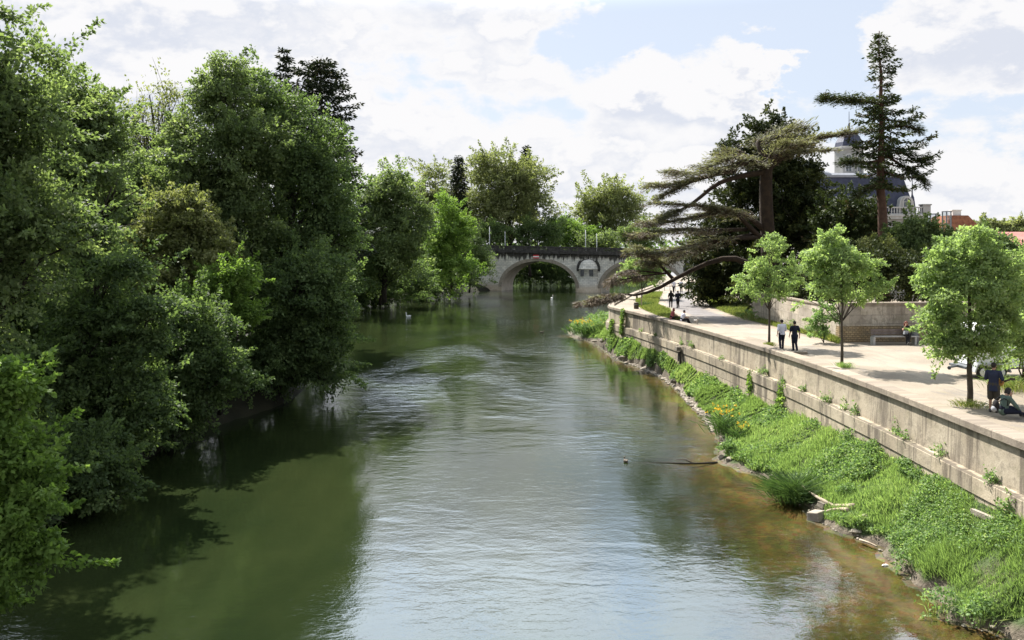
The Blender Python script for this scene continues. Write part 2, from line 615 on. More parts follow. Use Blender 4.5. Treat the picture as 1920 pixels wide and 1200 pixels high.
def wall_material(name, c1, c2, course=0.42, brick_w=1.1, mortar=0.012, streak=0.75, joint=0.55):
    """limestone with courses, dark rain streaks from the top and grime; UV = metres along, height"""
    mt, nt, out = new_mat(name)
    uv = nt.node('ShaderNodeUVMap').outputs[0]
    a = nt.noise(uv, 0.55, 5, 0.65)
    g = nt.noise(uv, 16.0, 5, 0.75)
    mid = nt.noise(nt.scale(uv, (2.2, 2.2, 1)), 1.0, 5, 0.7, 0.3)
    st = nt.noise(nt.scale(uv, (2.6, 0.16, 1)), 1.0, 6, 0.72)
    st2 = nt.noise(nt.scale(uv, (0.45, 0.05, 1), (4, 2, 0)), 1.0, 3, 0.6)
    c = nt.mix(nt.step(a, 0.32, 0.68), c1, c2)
    br = nt.node('ShaderNodeTexBrick', {'Scale': 1.0, 'Mortar Size': mortar, 'Mortar Smooth': 0.4, 'Bias': 0.0, 'Brick Width': brick_w, 'Row Height': course,
                                        'Color1': (0.80, 0.80, 0.80, 1), 'Color2': (1.12, 1.10, 1.06, 1), 'Mortar': (1 - joint, 1 - joint, 1 - joint, 1)})
    wob = nt.node('ShaderNodeVectorMath', operation='ADD')
    nt.l.new(uv, wob.inputs[0])
    nv = nt.node('ShaderNodeTexNoise', {'Scale': 1.3, 'Detail': 3})
    nt.l.new(uv, nv.inputs['Vector'])
    sc = nt.node('ShaderNodeVectorMath', operation='SCALE')
    nt.l.new(nv.outputs['Color'], sc.inputs[0])
    sc.inputs['Scale'].default_value = 0.05
    nt.l.new(sc.outputs[0], wob.inputs[1])
    nt.l.new(wob.outputs[0], br.inputs['Vector'])
    c = nt.mix(1.0, c, br.outputs['Color'], 'MULTIPLY')
    c = nt.mix(nt.m('MULTIPLY', nt.step(nt.m('ADD', st, nt.m('MULTIPLY', nt.m('SUBTRACT', st2, 0.5), 0.9)), 0.465, 0.66), streak), c, (0.095, 0.080, 0.066))
    c = nt.mix(nt.m('MULTIPLY', nt.step(mid, 0.46, 0.68), 0.60), c, (0.135, 0.115, 0.09))
    low_ = nt.noise(nt.scale(uv, (0.9, 1.6, 1), (8, 1, 0)), 1.0, 5, 0.7)
    c = nt.mix(nt.m('MULTIPLY', nt.step(low_, 0.52, 0.64), 0.40), c, (0.19, 0.175, 0.12))
    c = nt.mix(0.35, c, nt.ramp(g, [(0.3, (0.15, 0.13, 0.11)), (0.7, (0.80, 0.76, 0.70))]), 'SOFT_LIGHT')
    hh = nt.m('ADD', nt.m('MULTIPLY', mid, 0.5), nt.m('ADD', nt.m('MULTIPLY', g, 0.25), nt.m('MULTIPLY', nt.m('SUBTRACT', 1.0, br.outputs['Fac']), 0.5)))
    surf(nt, out, c, 0.93, nt.bump(hh, 0.035), 0.15)
    return mt


M = {}
M['water'] = water_material()
M['bed'] = bed_material()
M['soil'] = soil_material()
M['sand'] = quay_ground_material()
M['asphalt'] = asphalt_material()
M['quay_upper'] = wall_material('quay_render', (0.315, 0.272, 0.208), (0.455, 0.403, 0.318), 3.0, 7.0, 0.006, 0.80, 0.35)
M['quay_lower'] = wall_material('quay_blocks', (0.305, 0.262, 0.198), (0.445, 0.390, 0.305), 0.58, 1.35, 0.020, 0.85, 0.62)
M['quay_cap'] = wall_material('quay_coping', (0.235, 0.20, 0.165), (0.33, 0.285, 0.235), 3.0, 1.9, 0.014, 0.35, 0.6)
M['garden_wall'] = wall_material('garden_wall_stone', (0.36, 0.32, 0.27), (0.46, 0.42, 0.36), 0.55, 1.4, 0.012, 0.45, 0.4)
M['rubble'] = wall_material('rubble_stone', (0.26, 0.19, 0.11), (0.42, 0.33, 0.21), 0.13, 0.24, 0.02, 0.4, 0.6)
M['far_ground'] = mottled('far_ground', (0.05, 0.08, 0.025), (0.10, 0.12, 0.05), 0.2)
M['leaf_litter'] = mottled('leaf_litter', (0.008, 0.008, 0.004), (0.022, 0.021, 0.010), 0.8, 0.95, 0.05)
M['verge'] = mottled('verge_soil', (0.10, 0.12, 0.04), (0.20, 0.18, 0.09), 0.6, 0.95, 0.03)
M['bark'] = mottled('bark_grey', (0.040, 0.032, 0.024), (0.105, 0.085, 0.062), 3.0, 0.95, 0.05)
M['bark_dark'] = mottled('bark_dark', (0.022, 0.019, 0.015), (0.055, 0.046, 0.036), 3.0, 0.95, 0.05)
M['bark_moss'] = mottled('bark_mossy', (0.020, 0.014, 0.011), (0.052, 0.035, 0.021), 2.0, 0.95, 0.06)
M['bark_red'] = mottled('bark_red', (0.050, 0.027, 0.018), (0.115, 0.066, 0.045), 2.5, 0.95, 0.06)
M['bark_pale'] = mottled('bark_pale', (0.13, 0.115, 0.09), (0.24, 0.21, 0.17), 2.5, 0.95, 0.04)
M['stone'] = mottled('pale_stone', (0.20, 0.17, 0.135), (0.34, 0.30, 0.245), 2.5, 0.92, 0.03)
M['stone_dark'] = mottled('dark_stone', (0.10, 0.085, 0.065), (0.22, 0.19, 0.15), 2.5, 0.92, 0.03)
M['drift'] = mottled('driftwood', (0.26, 0.20, 0.14), (0.44, 0.37, 0.28), 4.0, 0.9, 0.02)

# ---- water sheet
xs = np.concatenate([np.linspace(-60, -24, 12), np.linspace(-22, 16, 96), np.linspace(18, 60, 12)])
ys = np.concatenate([np.linspace(-40, 8, 12), np.linspace(10, 120, 220), np.linspace(122, 320, 60)])
X, Y = np.meshgrid(xs, ys, indexing='ij')
Pw = np.stack([X, Y, np.zeros_like(X)], -1)
dist = np.where(Y < 95, edge_x(Y) - X, np.hypot(X - 7.5, Y - 100) * 0.8)
reach = np.interp(Y, [0, 20, 30, 38, 42, 50, 70, 95], [9.5, 8.5, 7.5, 5.5, 3.6, 3.2, 3.2, 3.0])
depth = np.clip(dist / reach, 0, 1.6)


def bell(x0, y0, a, b, rot=0.0):
    ca, sa = math.cos(rot), math.sin(rot)
    dx, dy = X - x0, Y - y0
    return np.exp(-((dx * ca + dy * sa) / a) ** 2 - ((-dx * sa + dy * ca) / b) ** 2)


rip = 0.19 + 0.75 * bell(-5, 82, 11, 26) + 0.75 * bell(-9, 62, 4, 10) + 0.7 * bell(0, 60, 4, 9) + 1.25 * bell(7.5, 45, 3.6, 4.2) + 0.15 * bell(0, 24, 10, 7)
rip = np.where(Y > 125, 0.42, rip)
o = grid_mesh('river_water', Pw, M['water'], attrs={'depth': depth, 'ripple': rip})
tag(o, kind='structure')

# ---- river bed and the sloping bank under the wall
n = 420
E = lerp_line(EDGE, n)
E[:, 0] += 0.10 * np.sin(E[:, 1] * 2.9) + 0.08 * np.sin(E[:, 1] * 5.3 + 1) + 0.04 * np.sin(E[:, 1] * 11.0 + 2)
offs = [0, 0.8, 2.0, 4.0, 7.0, 12, 20, 34]
deps = [0, 0.10, 0.22, 0.40, 0.75, 1.6, 2.4, 2.6]
P = np.zeros((n, len(offs), 3))
for k, (a, d) in enumerate(zip(offs, deps)):
    P[:, k, 0] = E[:, 0] - a
    P[:, k, 1] = E[:, 1] + np.where(E[:, 1] > 97, a * 0.6, 0)
    P[:, k, 2] = 0.03 - d * 1.0
tag(grid_mesh('river_bed', P, M['bed']), kind='structure')

Wl = lerp_line(WALL, 900)
tw = unit(np.gradient(Wl, axis=0))
WN = np.stack([-tw[:, 1], tw[:, 0]], 1)


def wall_at(e):
    """foot of the wall that belongs to a point of the water's edge"""
    d = np.abs(Wl[:, 1] + 0.15 * (Wl[:, 0] - e[0]) - e[1])
    i = int(np.argmin(d))
    return Wl[i] + WN[i] * 0.80


nb = 22
P = np.zeros((n, nb, 3))
sh = np.zeros((n, nb))
for i in range(n):
    w = wall_at(E[i])
    zb = bank_base_z(E[i, 1])
    t = np.linspace(0, 1, nb)
    P[i, :, 0] = E[i, 0] + (w[0] - E[i, 0]) * t
    P[i, :, 1] = E[i, 1] + (w[1] - E[i, 1]) * t
    rise = 0.13 * (1 - np.exp(-t * 9)) + 0.87 * t ** np.interp(E[i, 1], [40, 70], [1.35, 1.0])
    P[i, :, 2] = 0.0 + zb * rise
    sh[i] = 1 - np.clip(t * np.hypot(*(w - E[i])) / 1.1, 0, 1)
bx, by = P[:, :, 0], P[:, :, 1]
lump = 0.07 * np.sin(bx * 2.3 + by * 1.1) + 0.06 * np.sin(by * 2.7 - bx) + 0.05 * np.sin(by * 0.9 + 2) + 0.03 * np.sin(bx * 9 + by * 7)
P[:, 1:-1, 2] += lump[:, 1:-1] * np.clip(np.linspace(0, 1, nb) * 6, 0, 1)[None, 1:-1]
P[:, 0, 2] = -0.03
BANK = P
tag(grid_mesh('river_bank', P, M['soil'], attrs={'shore': sh}), kind='structure')

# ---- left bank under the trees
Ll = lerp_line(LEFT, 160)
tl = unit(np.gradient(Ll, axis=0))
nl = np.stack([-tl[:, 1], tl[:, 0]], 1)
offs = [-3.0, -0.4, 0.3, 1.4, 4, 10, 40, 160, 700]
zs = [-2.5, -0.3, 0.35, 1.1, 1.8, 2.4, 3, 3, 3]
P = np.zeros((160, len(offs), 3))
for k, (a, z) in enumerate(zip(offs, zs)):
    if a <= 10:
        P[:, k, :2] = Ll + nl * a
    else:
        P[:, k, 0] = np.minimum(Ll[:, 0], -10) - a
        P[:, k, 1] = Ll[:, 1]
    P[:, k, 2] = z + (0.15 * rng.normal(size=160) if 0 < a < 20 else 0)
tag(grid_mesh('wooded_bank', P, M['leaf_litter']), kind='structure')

# ---- quay level, path, far ground
Lq = lerp_line(WALL, 200)
tq = unit(np.gradient(Lq, axis=0))
nq = np.stack([-tq[:, 1], tq[:, 0]], 1)
P = np.zeros((200, 7, 3))
P[:, 0, :2] = Lq + nq * 0.10
for k, a in enumerate([3, 8, 16, 40, 150, 700]):
    P[:, k + 1, 0] = Lq[:, 0] + a
    P[:, k + 1, 1] = Lq[:, 1]
P[:, :, 2] = ZG
tag(grid_mesh('quay_ground', P, M['sand'], smooth=False), kind='structure')

pl = [G(1255, 546, ZG), G(1245, 556, ZG), G(1236, 570, ZG), G(1262, 585, ZG), G(1320, 604, ZG), G(1410, 632, ZG), G(1480, 650, ZG)]
pr = [G(1312, 546, ZG), G(1308, 556, ZG), G(1320, 570, ZG), G(1352, 585, ZG), G(1412, 604, ZG), G(1500, 629, ZG), G(1570, 648, ZG)]
A, B = lerp_line(np.array(pl), 60), lerp_line(np.array(pr), 60)
t = np.linspace(0, 1, 13)
P = A[:, None] * (1 - t)[None, :, None] + B[:, None] * t[None, :, None]
P[:, :, 2] = ZG + 0.004
side = np.abs(t - 0.5)[None, :] * 2 * np.ones((60, 1))
side = np.maximum(side, np.linspace(-0.6, 1.25, 60)[:, None])
tag(grid_mesh('path', P, M['asphalt'], attrs={'side': side}, smooth=False), kind='structure')

P = np.zeros((2, 2, 3))
P[0, 0], P[1, 0], P[0, 1], P[1, 1] = (-3500, 296, 3.2), (3500, 296, 3.2), (-3500, 6000, 3.2), (3500, 6000, 3.2)
tag(grid_mesh('far_ground', P, M['far_ground'], smooth=False), kind='structure')

# verges of rough grass on the quay: (sheet, later planted)
VERGES = []


def verge(name, left_px, right_px):
    a = lerp_line(np.array([G(x, y, ZG) for x, y in left_px]), 30)
    b = lerp_line(np.array([G(x, y, ZG) for x, y in right_px]), 30)
    t = np.linspace(0, 1, 6)
    P = a[:, None] * (1 - t)[None, :, None] + b[:, None] * t[None, :, None]
    P[:, :, 2] = ZG + 0.008 + 0.02 * np.sin(np.linspace(0, math.pi, 6))[None]
    tag(grid_mesh(name, P, M['verge']), kind='structure')
    VERGES.append(P)


verge('verge', [(1226, 549), (1200, 562), (1196, 574), (1228, 590), (1262, 602)], [(1242, 549), (1236, 560), (1234, 572), (1252, 584), (1280, 602)])
verge('verge', [(1312, 551), (1330, 572), (1375, 592), (1450, 612), (1520, 630), (1572, 645)], [(1350, 551), (1395, 570), (1412, 586), (1470, 602), (1540, 624), (1576, 638)])

# ---- the quay wall: a thing with its courses
qw = empty('quay_wall', (15.0, 40.0, 0.0), 'long weathered stone quay wall curving along the grassy bank below the promenade', 'wall')


def in_parent(o, par):
    o.parent = par
    o.matrix_parent_inverse = Matrix.Translation(-Vector(par.location))
    return o


in_parent(sweep('coping', WALL, [(-0.0, 4.0), (0.0, ZC), (0.60, ZC - 0.01), (0.64, ZC - 0.05), (0.64, 4.24), (0.56, 4.22)], M['quay_cap'], n=260), qw)
in_parent(sweep('upper_wall', WALL, [(0.52, 4.24), (0.53, 3.6), (0.56, 2.86)], M['quay_upper'], n=260), qw)
in_parent(sweep('ledge_course', WALL, [(0.50, 2.91), (0.80, 2.88), (0.83, 2.84), (0.84, 2.33), (0.80, 2.32)], M['quay_lower'], n=260), qw)
in_parent(sweep('base_course', WALL, [(0.79, 2.33), (0.84, 1.2), (0.90, -0.6)], M['quay_lower'], n=260), qw)

# ================================================================== the stone bridge
BU = np.array([17.1, -6.4]) / np.hypot(17.1, 6.4)      # along the bridge
BN = np.array([BU[1], -BU[0]])                          # towards the camera: (-.35,-.94)
BO = np.array([-2.6, 213.0])
br = empty('stone_bridge', (BO[0], BO[1], 0), 'old stone arch bridge with balustrade spanning the river', 'bridge')


def bpt(u, w, z):
    """bridge coordinates: u along, w towards the camera, z; the deck falls gently along u"""
    return np.array([BO[0] + BU[0] * u + BN[0] * w, BO[1] + BU[1] * u + BN[1] * w, z - (0.022 * u if z > 7.9 else 0)])


def bridge_material():
    mt, nt, out = new_mat('bridge_limestone')
    uv = nt.node('ShaderNodeUVMap').outputs[0]
    sepz = nt.node('ShaderNodeSeparateXYZ')
    nt.l.new(uv, sepz.inputs[0])
    z = sepz.outputs[1]
    a = nt.noise(uv, 0.5, 5, 0.65)
    st = nt.noise(nt.scale(uv, (1.1, 0.10, 1)), 1.0, 5, 0.7)
    c = nt.mix(nt.step(a, 0.3, 0.7), (0.52, 0.50, 0.455), (0.72, 0.70, 0.65))
    b = nt.node('ShaderNodeTexBrick', {'Scale': 1.0, 'Mortar Size': 0.03, 'Brick Width': 0.95, 'Row Height': 0.42, 'Color1': (0.82, 0.82, 0.82, 1), 'Color2': (1.1, 1.08, 1.05, 1), 'Mortar': (0.55, 0.55, 0.55, 1)})
    nt.l.new(uv, b.inputs['Vector'])
    c = nt.mix(1.0, c, b.outputs['Color'], 'MULTIPLY')
    runs = nt.step(nt.m('ADD', st, nt.m('MULTIPLY', nt.m('SUBTRACT', z, 8.7), 0.115)), 0.42, 0.52)
    c = nt.mix(nt.m('MULTIPLY', runs, 0.92), c, (0.028, 0.026, 0.025))
    ochre = nt.step(nt.m('ADD', nt.m('SUBTRACT', 2.6, z), nt.m('MULTIPLY', nt.m('SUBTRACT', a, 0.5), 2.0)), 0.0, 2.0)
    c = nt.mix(nt.m('MULTIPLY', ochre, 0.6), c, (0.36, 0.26, 0.15))
    surf(nt, out, c, 0.95, nt.bump(nt.noise(uv, 6.0, 4, 0.7), 0.05), 0.1)
    return mt


M['bridge'] = bridge_material()
M['bridge_dark'] = mottled('bridge_sooty_stone', (0.022, 0.021, 0.020), (0.085, 0.08, 0.075), 1.5, 0.95, 0.04)
M['bridge_vault'] = mottled('bridge_vault_stone', (0.38, 0.33, 0.27), (0.56, 0.50, 0.42), 0.6, 0.95, 0.04)
M['panel'] = mottled('pier_panel', (0.06, 0.06, 0.062), (0.13, 0.13, 0.135), 1.5, 0.9)

ARCH = [(0.0, 19.2), (25.6, 44.8), (51.2, 70.4)]


def soffit(u):
    for a, b in ARCH:
        if a <= u <= b:
            k = (u - (a + b) / 2) / ((b - a) / 2)
            return 1.0 + 6.4 * math.sqrt(max(0, 1 - k * k))
    return -1.5


us = []
edges = [-16.0]
for a, b in ARCH:
    us += list(np.linspace(edges[-1], a, 6)[:-1])
    us += list(a + (b - a) * (1 - np.cos(np.linspace(0, math.pi, 41))) / 2)
    edges.append(b)
us += list(np.linspace(edges[-1], 82, 5)[1:])
g = Geo()
gv = Geo()
uvs = []


def bq(g, pts):
    g.add([bpt(*p) for p in pts], [(0, 1, 2, 3)])
    for p in pts:
        uvs.append((p[0], p[2]))


TOPZ = 9.6
for u0, u1 in zip(us[:-1], us[1:]):
    m = (u0 + u1) / 2
    ina = any(a < m < b for a, b in ARCH)
    z0, z1 = (soffit(u0), soffit(u1)) if ina else (-1.5, -1.5)
    bq(g, [(u0, 0, z0), (u1, 0, z1), (u1, 0, TOPZ), (u0, 0, TOPZ)])
    bq(g, [(u1, -8, z1), (u0, -8, z0), (u0, -8, TOPZ), (u1, -8, TOPZ)])
    bq(g, [(u0, 0, TOPZ), (u1, 0, TOPZ), (u1, -8, TOPZ), (u0, -8, TOPZ)])
    if ina:
        gv.add([bpt(u0, 0, z0), bpt(u0, -8, z0), bpt(u1, -8, z1), bpt(u1, 0, z1)], [(0, 1, 2, 3)])
for a, b in ARCH:
    for u in (a, b):
        gv.add([bpt(u, 0, -1.5), bpt(u, -8, -1.5), bpt(u, -8, 1.0), bpt(u, 0, 1.0)], [(0, 1, 2, 3)])
o = g.build('spandrel_wall', M['bridge'], None, fix=False)
ul = o.data.uv_layers.new(name='UVMap')
lp = [i for f in g.f for i in f]
ul.data.foreach_set('uv', np.array(uvs)[lp].astype(np.float32).ravel())
in_parent(o, br)
in_parent(gv.build('vault', M['bridge_vault'], None, fix=False), br)
for a, b in ARCH:                                   # a proud ring of voussoirs round each arch
    g = Geo()
    th = np.linspace(0, math.pi, 34)
    c, r = (a + b) / 2, (b - a) / 2
    for i in range(33):
        q = []
        for k, rr in ((i, 0), (i + 1, 0), (i + 1, 0.85), (i, 0.85)):
            q.append((c - (r + rr) * math.cos(th[k] * 0.995 + .0025 * math.pi), 0.06, 1.0 + (6.4 + rr) * math.sin(th[k])))
        sh_ = 0.0
        v = [bpt(*p) for p in q] + [bpt(p[0], -0.1, p[2]) for p in q]
        g.add(v, [(0, 1, 2, 3), (0, 4, 5, 1), (3, 2, 6, 7)])
    o = g.build('arch_ring', M['stone'], None)
    in_parent(o, br)


def bbox(g, u0, u1, w0, w1, z0, z1):
    """box along the bridge"""
    p = [bpt(u, w, z) for z in (z0, z1) for u, w in ((u0, w0), (u1, w0), (u1, w1), (u0, w1))]
    g.add(p, [(3, 2, 1, 0), (4, 5, 6, 7), (0, 1, 5, 4), (1, 2, 6, 5), (2, 3, 7, 6), (3, 0, 4, 7)])


for k, side in enumerate((0.0, -8.5)):
    g = Geo()
    bbox(g, -16, 82, side + 0.55, side - 0.05, 9.55, 9.85)
    bbox(g, -16, 82, side + 0.42, side - 0.03, 9.853, 10.2)
    in_parent(g.build('cornice', M['bridge_dark'], None), br)
    g = Geo()
    bbox(g, -16, 82, side + 0.36, side + 0.06, 11.05, 11.3)
    bbox(g, -16, 82, side + 0.33, side + 0.09, 10.205, 10.35)
    for u in np.arange(-16, 82, 5.6):
        bbox(g, u, u + 0.8, side + 0.35, side + 0.07, 10.353, 11.047)
    for u in np.arange(-15.8, 82, 0.36):
        bbox(g, u, u + 0.17, side + 0.29, side + 0.13, 10.352, 11.048)
    o = in_parent(g.build('balustrade', M['bridge_dark'], None), br)
for u in np.arange(-14, 80, 2.4):                   # corbels under the cornice
    g = Geo()
    bbox(g, u, u + 0.55, 0.40, 0.003, 9.0, 9.548)
    in_parent(g.build('corbel', M['bridge_dark'], None), br)
for a, b in ((19.2, 25.6), (44.8, 51.2)):           # rounded cutwaters with a half dome
    c = (a + b) / 2
    g = Geo()
    prof = [(2.9, -1.5), (2.9, 0.7), (2.35, 1.0), (2.3, 5.5), (2.42, 5.55), (2.42, 5.75), (2.25, 5.8), (2.1, 6.5), (1.7, 7.2), (1.1, 7.7), (0.3, 7.9)]
    n_ = 18
    vs, uv_ = [], []
    for r_, z_ in prof:
        for k in range(n_ + 1):
            an = math.pi * k / n_
            vs.append(bpt(c - r_ * math.cos(an), r_ * 0.75 * math.sin(an), z_))
            uv_.append((c - r_ * math.cos(an), z_))
    fs = [(i * (n_ + 1) + k, i * (n_ + 1) + k + 1, (i + 1) * (n_ + 1) + k + 1, (i + 1) * (n_ + 1) + k) for i in range(len(prof) - 1) for k in range(n_)]
    g.add(vs, fs)
    o = g.build('cutwater', M['bridge'], None, smooth=True, fix=False)
    ul = o.data.uv_layers.new(name='UVMap')
    ul.data.foreach_set('uv', np.array(uv_)[[i for f in g.f for i in f]].astype(np.float32).ravel())
    in_parent(o, br)
    g = Geo()
    for th0, th1 in zip(np.linspace(-0.25, math.pi + .25, 19)[:-1], np.linspace(-0.25, math.pi + .25, 19)[1:]):
        q = []
        for th, rr in ((th0, 2.35), (th1, 2.35), (th1, 2.95), (th0, 2.95)):
            q.append(bpt(c - rr * math.cos(th), 0.14, 5.7 + (rr - 0.1) * math.sin(th)))
        g.add(q + [p - np.array([BN[0], BN[1], 0]) * 0.16 for p in q], [(0, 1, 2, 3), (0, 4, 5, 1), (3, 2, 6, 7)])
    in_parent(g.build('niche_moulding', M['bridge_dark'], None), br)
    for s in (-1, 1):
        g = Geo()
        bbox(g, c + s * 1.0 - 0.55, c + s * 1.0 + 0.55, 1.66, 1.2, 3.9, 5.45)
        in_parent(g.build('dark_panel', M['panel'], None), br)
# deck
g = Geo()
bbox(g, -16, 82, -0.1, -7.9, 10.0, 10.25)
in_parent(g.build('deck', M['bridge_dark'], None), br)

# sign hung at the crown of the arch
M['red'] = mottled('red_paint', (0.50, 0.02, 0.03), (0.58, 0.03, 0.04), 2, 0.5)
M['white'] = mottled('white_paint', (0.72, 0.72, 0.72), (0.80, 0.80, 0.80), 2, 0.5)
p = bpt(9.3, 0.62, 8.75)
sg = empty('river_sign', tuple(p), 'red and white striped navigation board hung over the arch', 'sign', rz=math.atan2(BU[1], BU[0]))
g = Geo(); g.box((0, 0, 0), (1.5, 0.06, 0.30)); g.build('white_band', M['white'], sg)
for s in (-1, 1):
    g = Geo(); g.box((0, 0, s * 0.29), (1.5, 0.07, 0.27)); g.build('red_band', M['red'], sg)
g = Geo(); g.box((0, 0.2, 0.0), (0.1, 0.3, 0.1)); g.build('bracket', M['bridge_dark'], sg)

# lamp posts on the bridge
M['metal'] = mottled('grey_metal', (0.30, 0.31, 0.32), (0.42, 0.43, 0.44), 3, 0.5, metal=0.5)
LP = [(918, 424, -0.9, 'lamp post at the wooded end of the bridge parapet'), (947, 433, -7.5, 'second lamp post along from the wooded end of the bridge'),
      (1098, 430, -0.9, 'tall lamp post on the bridge above its round pier'), (1119, 437, -7.5, 'lamp post on the far parapet just past the round pier')]
for px, py, w, lab in LP:
    u = np.interp(px, [918, 947, 1098, 1119], [-5.2, -3.4, 21.0, 23.8])
    base = bpt(u, w, 10.25)
    yy = base[1]
    base[0] = (px - 960) / 1600 * yy
    top = CAM_H + (HORIZON - py) / 1600 * yy
    e = empty('lamp_post', tuple(base), 'slim grey ' + lab, 'lamp post', 'lamp posts on the bridge')
    h = top - base[2]
    g = Geo(); g.tube([(0, 0, 0), (0, 0, 0.6), (0, 0, h - 0.15)], [0.16, 0.11, 0.08], 8); g.build('pole', M['metal'], e, True)
    g = Geo(); g.tube([(0, 0.2, h - 0.1), (0, 0, h - 0.02), (0, -0.6, h)], [0.06, 0.08, 0.06], 6, squash=.6); g.build('lamp_head', M['metal'], e, True)

# ================================================================== trees
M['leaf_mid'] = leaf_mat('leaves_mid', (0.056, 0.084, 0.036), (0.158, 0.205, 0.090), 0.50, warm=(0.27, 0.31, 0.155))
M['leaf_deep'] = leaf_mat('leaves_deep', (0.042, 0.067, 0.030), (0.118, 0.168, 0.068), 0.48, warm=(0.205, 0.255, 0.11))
M['leaf_fresh'] = leaf_mat('leaves_fresh', (0.065, 0.115, 0.026), (0.165, 0.25, 0.060), 0.46, warm=(0.24, 0.32, 0.10))
M['leaf_olive'] = leaf_mat('leaves_olive', (0.080, 0.096, 0.038), (0.205, 0.220, 0.098), 0.46, warm=(0.30, 0.29, 0.16))
M['leaf_pale'] = leaf_mat('leaves_pale', (0.085, 0.105, 0.040), (0.215, 0.235, 0.11), 0.44, warm=(0.30, 0.30, 0.17))
M['leaf_street'] = leaf_mat('leaves_street_tree', (0.125, 0.180, 0.072), (0.285, 0.370, 0.165), 0.50, warm=(0.42, 0.47, 0.27))
M['needle_dark'] = leaf_mat('needles_dark', (0.010, 0.016, 0.009), (0.030, 0.040, 0.020), 0.15, warm=(0.06, 0.045, 0.022))
M['needle_seq'] = leaf_mat('needles_sequoia', (0.018, 0.030, 0.012), (0.060, 0.078, 0.028), 0.2, warm=(0.105, 0.068, 0.04))
M['needle_yew'] = leaf_mat('needles_yew', (0.013, 0.021, 0.009), (0.050, 0.062, 0.020), 0.22, warm=(0.13, 0.13, 0.04))
M['needle_cedar'] = leaf_mat('needles_cedar', (0.085, 0.086, 0.050), (0.20, 0.195, 0.125), 0.28, warm=(0.27, 0.255, 0.165))
M['twig_brown'] = leaf_mat('twigs_brown', (0.060, 0.042, 0.028), (0.16, 0.12, 0.08), 0.15, warm=(0.22, 0.17, 0.12))
M['blade'] = leaf_mat('grass_blades', (0.108, 0.165, 0.060), (0.236, 0.328, 0.128), 0.44, warm=(0.36, 0.40, 0.21))
M['blade_dry'] = leaf_mat('verge_blades', (0.085, 0.115, 0.030), (0.19, 0.22, 0.075), 0.35, warm=(0.32, 0.28, 0.13))
M['weed'] = leaf_mat('weed_leaves', (0.078, 0.138, 0.046), (0.192, 0.285, 0.112), 0.42, warm=(0.29, 0.35, 0.17))
M['iris'] = leaf_mat('iris_blades', (0.030, 0.065, 0.022), (0.085, 0.145, 0.050), 0.3)
M['sedge'] = leaf_mat('sedge_blades', (0.025, 0.055, 0.020), (0.080, 0.130, 0.045), 0.3)
M['yellow'] = leaf_mat('yellow_petals', (0.55, 0.36, 0.03), (0.72, 0.50, 0.06), 0.3, tcol=(1.1, 1.0, 0.5))


def rdir(n):
    v = rng.normal(size=(n, 3))
    return unit(v)


